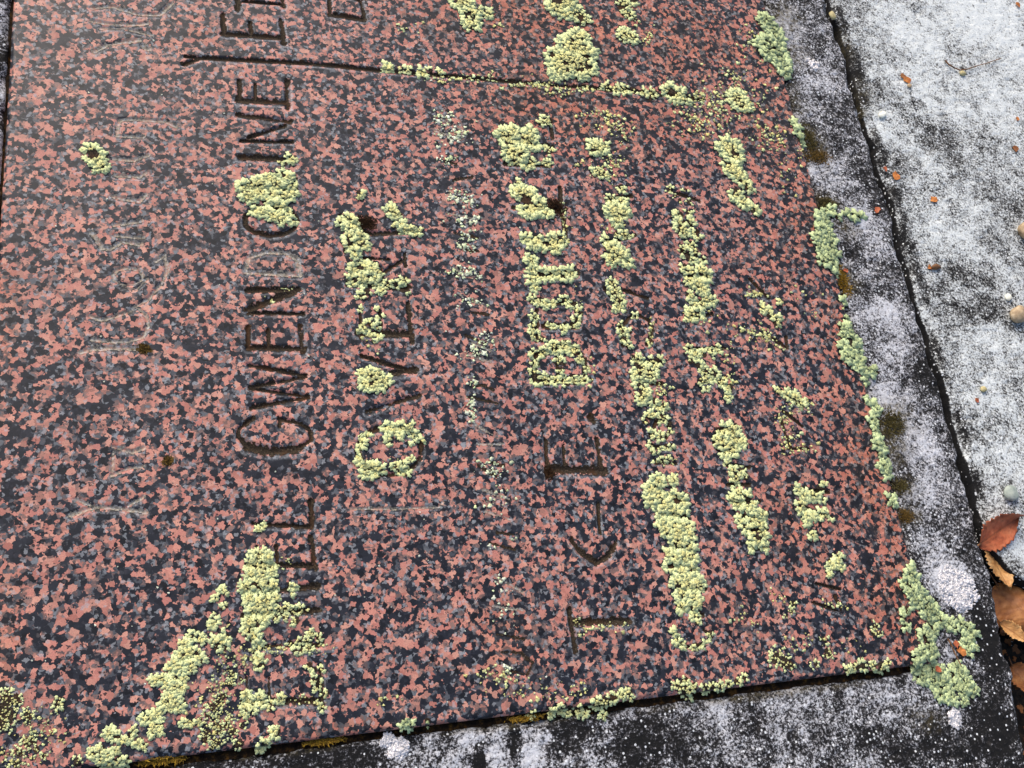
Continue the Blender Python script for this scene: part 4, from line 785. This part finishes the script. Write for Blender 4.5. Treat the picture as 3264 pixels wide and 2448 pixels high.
specks('lichen_specks', 'tiny yellow-green lichen specks strewn over the granite',
 [(2330,250,60,60,60),(2280,330,90,60,90),(2230,390,90,50,110),(2450,440,60,40,70),(2400,130,50,90,26),(2060,115,18,40,26),(1950,400,60,30,44),(1900,360,60,12,26),(1990,430,24,34,26),(1930,540,50,40,40),(1960,520,40,30,26),
  (1300,85,50,20,16),(1500,250,120,12,70),(1700,270,110,12,70),(1860,285,70,12,40),(2230,310,40,16,30),(1800,720,14,60,40),(1960,720,30,20,20),(1840,990,20,60,30),(1880,1180,12,40,20),(2110,1240,20,40,40),
  (2410,940,40,20,30),(2400,1060,60,30,50),(2450,1075,30,16,30),(2480,1110,40,10,12),(2500,1330,30,40,36),(2520,1410,30,40,44),(2560,1430,30,12,26),(2550,1300,40,30,20),(2580,960,60,60,14),(2620,1650,60,14,10),
  (900,1795,30,20,12),(720,2110,50,60,60),(690,2200,50,50,60),(780,2110,30,30,20),(830,2070,60,20,40),(870,2075,60,14,24),(950,2230,60,14,18),(700,2300,90,60,120),(120,2330,90,60,90),(60,2420,80,40,60),(1180,1070,30,40,14),
  (1260,1490,40,30,26),(1010,2060,40,30,20),(1245,2225,30,12,8),(1220,2240,16,10,8),(1590,2170,60,40,30),(1540,2150,50,24,14),(1700,2210,90,36,40),(1830,2200,50,24,22),(1950,2000,60,14,26),(1840,2000,30,40,20),
  (2350,1960,40,30,14),(2400,1990,20,20,8),(2480,1900,30,30,12),(2560,2050,60,40,20),(2660,1930,40,24,20),(2700,2040,60,40,12),(2310,1130,40,30,26),(2330,1210,20,30,20),(2230,1010,40,40,20),(930,920,40,10,10),(870,960,30,20,5),(2075,1050,10,40,20),(2130,1470,40,12,16),
  (2400,340,60,80,40),(2560,480,30,40,20),(2620,600,30,60,14),(2500,560,40,60,16),(2700,1000,40,40,6),(1580,80,30,10,6),(1780,300,60,14,26),(2020,60,20,30,14),(1870,520,40,20,10)], 4.2, C_TIP, C_YEL)
specks('pale_lichen_crumbs', 'whitish lichen crumbs in the faint script line',
 [(1410,380,40,26,36),(1440,430,60,30,60),(1430,510,36,20,30),(1450,630,40,24,36),(1500,640,30,20,26),(1470,700,60,16,30),(1490,770,36,50,70),(1480,870,50,24,50),(1530,880,20,12,14),(1500,960,50,20,24),(1540,1090,40,24,40),(1520,1130,40,20,40),
  (1510,1220,24,16,18),(1500,1290,16,26,30),(1505,1330,12,20,26),(1560,1480,50,20,36),(1580,1510,30,14,20),(1600,1570,30,30,16),(1560,1620,40,30,14),(1570,1740,14,10,6),(1640,1720,12,12,4),(1590,1860,16,30,12),(1600,1960,40,60,18),(1620,2130,40,20,16)], 4.6, C_WHT, C_TIP)
specks('white_mineral_flecks', 'bright fleck-sized mineral grains on the granite',
 [(500,600,500,600,60),(400,1700,400,500,50),(1300,600,400,500,40),(1300,1900,400,400,50)], 2.2, C_WHT, C_WHT)

# white crusty lichen discs on the kerb
def crust(label, discs, dens=4.6):
    m = mpp(*discs[0][:2]); c = np.array([[*at(x, y, KZ)[:2], r*m] for x, y, r in discs])
    lo = (c[:, :2]-c[:, 2:]*1.3).min(0); hi = (c[:, :2]+c[:, 2:]*1.3).max(0)
    X, Y = np.meshgrid(np.arange(lo[0], hi[0], dens*m), np.arange(lo[1], hi[1], dens*m), indexing='ij')
    X = (X+rng.normal(0, .3*dens*m, X.shape)).ravel(); Y = (Y+rng.normal(0, .3*dens*m, Y.shape)).ravel()
    f = np.full(X.shape, 9.)
    for x, y, r in c: f = np.minimum(f, np.hypot(X-x, Y-y)/r)
    f = f+.35*(fbm(X, Y, 26*m, 131, 3)-.5)
    keep = (f < 1) & (rng.random(len(X)) > .04+.55*np.clip(f-.55, 0, 1)/.45)
    X, Y = X[keep], Y[keep]; n = len(X)
    col = np.array(srgb(232, 230, 234))*rng.uniform(.7, 1.08, (n, 1))
    V, Fc, C = lobes(np.stack([X, Y], 1), rng.uniform(0, 6.28, n), m*6.5*rng.uniform(.6, 1.4, n), KZ+rough_z(X, Y)+.0001, .00025*rng.uniform(.4, 1.2, n), col, col)
    tag(make('crust_lichen', V, Fc, M['lichen'], colors=np.clip(C, 0, .88)), label, 'lichen', 'white crust lichen on the kerb')
crust('big round white crust lichen on the kerb beside the corner', [(3040,1860,52),(3070,1880,50),(3030,1890,40),(3060,1915,36)])
crust('small round white crust lichen on the kerb below the corner', [(3043,2280,24),(3045,2300,22)], 4.2)
crust('small white crust spot on the kerb near the crack\'s top', [(2594,207,16),(2580,196,10)], 4.2)
crust('white crust patch on the bottom kerb, left of centre', [(1240,2360,30),(1275,2385,34),(1250,2400,20)])

# ------------------------------------------------------------------ moss
def moss(label, px, py, rx, ry, cols, n=420, h=.0026):
    c = at(px, py); m = mpp(px, py)
    q = rng.normal(size=(n, 2))*.5; q = q[np.hypot(q[:, 0], q[:, 1]) < 1.15]; n = len(q)
    X = c[0]+q[:, 0]*rx*m; Y = c[1]+q[:, 1]*ry*m; Z = np.maximum(surf_z(X, Y), -.009)
    a = rng.uniform(0, 6.28, n); hh = h*rng.uniform(.35, 1, n)*(1.1-.6*np.hypot(q[:, 0], q[:, 1])); w = .00055*rng.uniform(.6, 1.3, n)
    dx, dy = np.cos(a), np.sin(a); ln = rng.normal(0, .0013, (n, 2))
    b0 = np.stack([X-dy*w, Y+dx*w, Z], 1); b1 = np.stack([X+dy*w, Y-dx*w, Z], 1); b2 = np.stack([X+dx*w, Y+dy*w, Z], 1); tp = np.stack([X+ln[:, 0], Y+ln[:, 1], Z+hh], 1)
    V = np.stack([b0, b1, b2, tp], 1).reshape(-1, 3); o = (np.arange(n)*4)[:, None]
    Fc = np.concatenate([np.array([[0, 1, 3]])+o, np.array([[1, 2, 3]])+o, np.array([[2, 0, 3]])+o])
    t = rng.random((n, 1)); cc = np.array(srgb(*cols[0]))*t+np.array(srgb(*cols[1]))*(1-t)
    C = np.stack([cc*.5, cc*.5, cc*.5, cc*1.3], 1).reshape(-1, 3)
    tag(make('moss_tuft', V, Fc, M['moss'], smooth=False, colors=np.clip(C, 0, .8)), label, 'moss', 'moss tufts')
BR = ((70,44,20),(40,26,14)); GO = ((132,104,48),(62,48,24)); OL = ((104,94,50),(54,48,28)); YE = ((176,140,44),(96,70,24))
moss('dark brown moss tuft inside the letter Y of the surname', 1165, 712, 34, 26, BR, 600)
moss('dark brown moss tuft at the end of the second letter T', 1768, 662, 36, 32, BR, 700)
moss('small golden moss tuft on the script letter L', 458, 1112, 22, 18, GO, 260)
moss('tiny golden moss tuft on the script letter n', 535, 1470, 16, 14, GO, 160)
moss('olive moss in the right joint below the upright edge lichen', 2590, 440, 22, 55, OL, 600)
moss('golden moss spreading onto the kerb below the upright edge lichen', 2615, 490, 42, 26, GO, 600)
moss('olive moss on the kerb above the right edge lichen', 2640, 640, 34, 18, OL, 400)
moss('brown moss hollow in the right joint under the right edge lichen', 2697, 890, 22, 50, YE, 500)
moss('broad olive moss beside the narrow lower right edge lichen', 2850, 1340, 46, 44, OL, 800)
moss('small golden moss tuft on the kerb above the corner', 2897, 1640, 28, 20, GO, 340)
moss('dark moss on the kerb by the pair of little edge lichen', 2880, 1545, 34, 24, OL, 300)
moss('yellow moss in the bottom joint, left of centre', 1040, 2362, 70, 9, YE, 380, .0018)
moss('yellow moss in the bottom joint near the left end', 515, 2424, 80, 10, YE, 420, .0018)
moss('yellow moss in the bottom joint below the grey-green lichen', 1680, 2288, 60, 10, YE, 300, .0018)
moss('dark brown moss on the lower letter E of the capitals', 1750, 1507, 18, 26, BR, 260)

# ------------------------------------------------------------------ debris
def pebble(name, label, cat, px, py, ax, by, hgt, rot, mat, z=PZ, flat=.55, seed=0):
    r_ = np.random.default_rng(200+seed); m = mpp(px, py); c = at(px, py, z)
    nu, nv = 14, 9
    th = np.linspace(0, 2*math.pi, nu, endpoint=False); V = []
    n3 = r_.normal(size=(6, 3)); n3 /= np.linalg.norm(n3, axis=1)[:, None]; lim = r_.uniform(.72, .95, 6)
    for j in range(nv):
        p = math.pi*j/(nv-1)
        for t in th:
            d = np.array([math.cos(t)*math.sin(p), math.sin(t)*math.sin(p), math.cos(p)]); k_ = 1.0
            for a, l in zip(n3, lim):
                q = d@a
                if q > l: k_ = min(k_, l/q)
            V.append(d*k_)
    V = np.array(V)*np.array([ax*m, by*m, hgt]); ca, sa = math.cos(math.radians(rot)), math.sin(math.radians(rot))
    V = np.stack([V[:, 0]*ca-V[:, 1]*sa+c[0], V[:, 0]*sa+V[:, 1]*ca+c[1], V[:, 2]+z+hgt*.85], 1)
    a = np.arange(nu); b = (a+1) % nu
    Fc = np.concatenate([np.stack([j*nu+a, (j+1)*nu+a, (j+1)*nu+b, j*nu+b], 1) for j in range(nv-1)])
    return tag(make(name, V, Fc, mat), label, cat)
pebble('seed', 'oval straw-coloured seed wedged in the top of the crack', 'seed', 2650, 53, 10, 14, .0022, 10, M['seed2'], KZ, seed=1)
pebble('seed', 'white oval seed lying on the paving', 'seed', 2811, 368, 15, 10, .0016, 35, M['seed'], seed=2)
pebble('pebble', 'tan pebble with a small stone beside it at the right picture edge', 'pebble', 3235, 1010, 30, 23, .005, 25, M['stone'], seed=3)
pebble('pebble', 'small tan stone touching the tan pebble at the right edge', 'pebble', 3247, 984, 13, 8, .002, 0, M['stone'], seed=4)
pebble('pebble', 'large tan pebble cut by the right picture edge', 'pebble', 3262, 742, 30, 28, .005, 60, M['stone'], seed=5)
pebble('pebble', 'flat grey-green pebble on the paving above the orange leaf', 'pebble', 3217, 1575, 27, 24, .003, 20, M['greystone'], seed=6)
pebble('pebble', 'small brown pebble on the paving with an orange tip', 'pebble', 2980, 854, 17, 9, .0022, 5, M['twig'], seed=7)
pebble('pebble', 'tiny pale pebble on the paving halfway down the crack', 'pebble', 3132, 1243, 11, 10, .0016, 0, M['seed2'], seed=8)
pebble('pebble', 'tiny pale pebble lying under the twig', 'pebble', 3066, 236, 10, 8, .0016, 0, M['seed2'], seed=9)
pebble('pebble', 'tiny tan pebble below the brown leaf bit', 'pebble', 2897, 276, 7, 7, .0014, 0, M['stone'], seed=10)
pebble('stone_chip', 'white stone chip on the paving above the tan pebble', 'stone chip', 3211, 950, 12, 10, .0016, 40, M['seed'], seed=11)

def sliver(label, px, py, r, mat, z, seed):
    """curled scrap of leaf"""
    r_ = np.random.default_rng(300+seed); m = mpp(px, py); c = at(px, py, z); n = 9
    th = np.linspace(0, 2*math.pi, n, endpoint=False); rr = r*m*r_.uniform(.45, 1.15, n)
    x, y = c[0]+rr*np.cos(th), c[1]+rr*np.sin(th); zz = z+.0008+.0012*r_.random(n)
    top = np.stack([x, y, zz], 1); V = np.concatenate([[[c[0], c[1], z+.0011]], top, top-[0, 0, .0005], [[c[0], c[1], z+.0006]]])
    a = np.arange(n); b = (a+1) % n
    Fc = [np.concatenate([np.stack([a*0, 1+a, 1+b], 1), np.stack([a*0+2*n+1, 1+n+b, 1+n+a], 1)]), np.stack([1+a, 1+n+a, 1+n+b, 1+b], 1)]
    tag(make('leaf_fragment', V, Fc, mat, smooth=False), label, 'leaf', 'leaf scraps on the concrete')
for i_, (lb, x, y, r, mt, z) in enumerate([
 ('orange leaf scrap with a dark spot on the upper paving', 2890, 256, 13, 'bit', PZ), ('brown leaf scrap beside the orange one on the upper paving', 2880, 247, 11, 'leaf3', PZ),
 ('orange three-cornered leaf scrap on the paving next to the crack', 2852, 563, 13, 'bit', PZ), ('rust leaf scrap at the crack above the three-cornered scrap', 2820, 540, 9, 'leaf1', PZ),
 ('orange leaf scrap on the paving below the three-cornered scrap', 2975, 639, 14, 'bit', PZ), ('rust leaf scrap on the kerb beside the small pale lichen', 2794, 670, 11, 'leaf1', KZ),
 ('brown leaf scrap near the upper right picture edge', 3239, 476, 11, 'leaf3', PZ), ('tan leaf scrap at the top right picture corner', 3243, 18, 8, 'bit', PZ), ('tiny tan leaf scrap on the right, under the twig\'s level', 3240, 380, 6, 'bit', PZ),
 ('orange tip stuck to the small brown pebble', 2961, 854, 8, 'bit', PZ), ('rust leaf scrap on the paving below the tiny pale pebble', 3112, 1278, 8, 'leaf1', PZ), ('tan leaf scrap on the paving edge halfway down', 3110, 1275, 5, 'bit', PZ),
 ('orange leaf scrap in the hollow of the corner lichen', 3060, 2076, 18, 'bit', KZ), ('small brown leaf scrap by the twig in the corner lichen', 3045, 2055, 13, 'leaf1', KZ), ('brown crumb of leaf on the sage-green lichen lobes', 2985, 2135, 12, 'leaf1', KZ+.003), ('tiny brown leaf scrap on the right edge moss', 2694, 865, 8, 'leaf1', -.004)]):
    sliver(lb, x, y, r, M[mt], z, i_)

def tube(name, label, cat, pts, rad, mat):
    P = np.array(pts); n = 7; V = []; 
    for i, p in enumerate(P):
        d = P[min(i+1, len(P)-1)]-P[max(i-1, 0)]; d /= np.linalg.norm(d)
        a = np.cross(d, [0, 0, 1.]); a /= np.linalg.norm(a); b = np.cross(a, d); r = rad*(1-.55*i/(len(P)-1))
        for t in np.linspace(0, 2*math.pi, n, endpoint=False): V.append(p+(a*math.cos(t)+b*math.sin(t))*r)
    a = np.arange(n); b = (a+1) % n
    Fc = np.concatenate([np.stack([i*n+a, i*n+b, (i+1)*n+b, (i+1)*n+a], 1) for i in range(len(P)-1)])
    return tag(make(name, V, Fc, mat), label, cat)
tw = [(3012,192,.0012),(3025,206,.0012),(3042,216,.0014),(3060,223,.0016),(3085,220,.0016),(3110,211,.0014),(3140,203,.0016),(3190,186,.0012)]
tube('twig', 'thin bent twig lying on the upper paving', 'twig', [at(x, y, PZ+z+.0006) for x, y, z in tw], .0008, M['twig'])
tube('twig', 'thin straight twig caught in the corner lichen', 'twig', [at(x, y, KZ+z) for x, y, z in [(3022,2036,.004),(3035,2062,.0036),(3050,2095,.0034),(3066,2126,.0036)]], .0007, M['twig'])

# dead leaves in the gap by the corner
def leaf(label, base, tip, wid, z0, z1, curl, mat, roll=0.0, seed=0):
    r_ = np.random.default_rng(400+seed); nu, nv = 17, 27
    A, B = at(*base, z0), at(*tip, z1); ax = B-A; L = np.linalg.norm(ax); ax = ax/L
    sd_ = np.cross([0, 0, 1.], ax); sd_ /= np.linalg.norm(sd_); nz_ = np.cross(ax, sd_)
    w = wid*mpp(*base); V = []; vein = []
    for j in range(nv):
        v = j/(nv-1); prof = (math.sin(math.pi*min(1, .06+.97*v**.8))**.75)
        hw = w/2*max(prof, .04)*(1+.10*math.sin(j*2.6+seed)+.05*r_.normal())
        for i in range(nu):
            u_ = i/(nu-1)*2-1
            bend = curl*(abs(u_)**1.8)*w*.5+.05*w*math.sin(5*v+u_*2+seed)+roll*u_*w*.5+.012*w*r_.normal()-.25*w*(v-.5)**2
            V.append(A+ax*L*v+sd_*hw*u_+nz_*bend)
            vein.append(max(0, 1-abs(u_)*9)+.6*max(0, 1-abs(((v*7-abs(u_)*1.6) % 1)-.5)*9))
    V = np.array(V); top = len(V); f = np.concatenate([np.array([[j*nu+i, j*nu+i+1, (j+1)*nu+i+1, (j+1)*nu+i] for i in range(nu-1)]) for j in range(nv-1)])
    bot = V-nz_*.0003
    rim = [i for i in range(nu)]+[j*nu+nu-1 for j in range(1, nv)]+[(nv-1)*nu+i for i in range(nu-2, -1, -1)]+[j*nu for j in range(nv-2, 0, -1)]
    rim = np.array(rim); rn = np.roll(rim, -1)
    o = make('dead_leaf', np.concatenate([V, bot]), [f, f[:, ::-1]+top, np.stack([rim, rim+top, rn+top, rn], 1)], mat, attrs={'vein': np.array(vein+vein)})
    tag(o, label, 'leaf', 'dead leaves in the gap')
    stem = tube('stem', None, None, [A+ax*L*.03, A-ax*L*.10+nz_*.001, A-ax*L*.22+nz_*.003], .0007, M['twig']); stem.parent = o
leaf('rust-orange leaf standing folded at the end of the crack', (3122,1735), (3256,1645), 92, -.006, .004, .35, M['leaf1'], .35, 1)
leaf('pale tan leaf lying below the rust-orange leaf', (3150,1748), (3222,1880), 96, -.012, -.006, .22, M['leaf2'], -.15, 2)
leaf('large brown leaf cut by the right picture edge', (3178,1862), (3320,2010), 170, -.018, -.008, -.30, M['leaf3'], .2, 3)
leaf('narrow pale leaf sticking out under the large brown leaf', (3188,1985), (3278,2052), 44, -.020, -.014, .5, M['leaf2'], .1, 4)
leaf('dark brown leaf half buried low in the gap by the kerb', (3225,2120), (3300,2230), 80, -.045, -.04, .4, M['leaf3'], .1, 5)
# crumbled litter on the soil
n = 900
x = rng.uniform(.03, .22, n); y = rng.uniform(-.14, .085, n); keep = x > outer_x(y)+.003; x, y = x[keep], y[keep]; n = len(x)
t = rng.random((n, 1)); col = np.array(srgb(150, 96, 52))*t+np.array(srgb(52, 38, 28))*(1-t)
V, Fc, C = lobes(np.stack([x, y], 1), rng.uniform(0, 6.28, n), .0022*rng.gamma(3, .5, n), -.058+.012*rng.random(n), .002*rng.random(n), col, col)
tag(make('leaf_litter', V, Fc, M['lichen'], smooth=False, colors=C), 'crumbled brown leaf litter on the soil in the gap', 'leaf litter', kind='stuff')
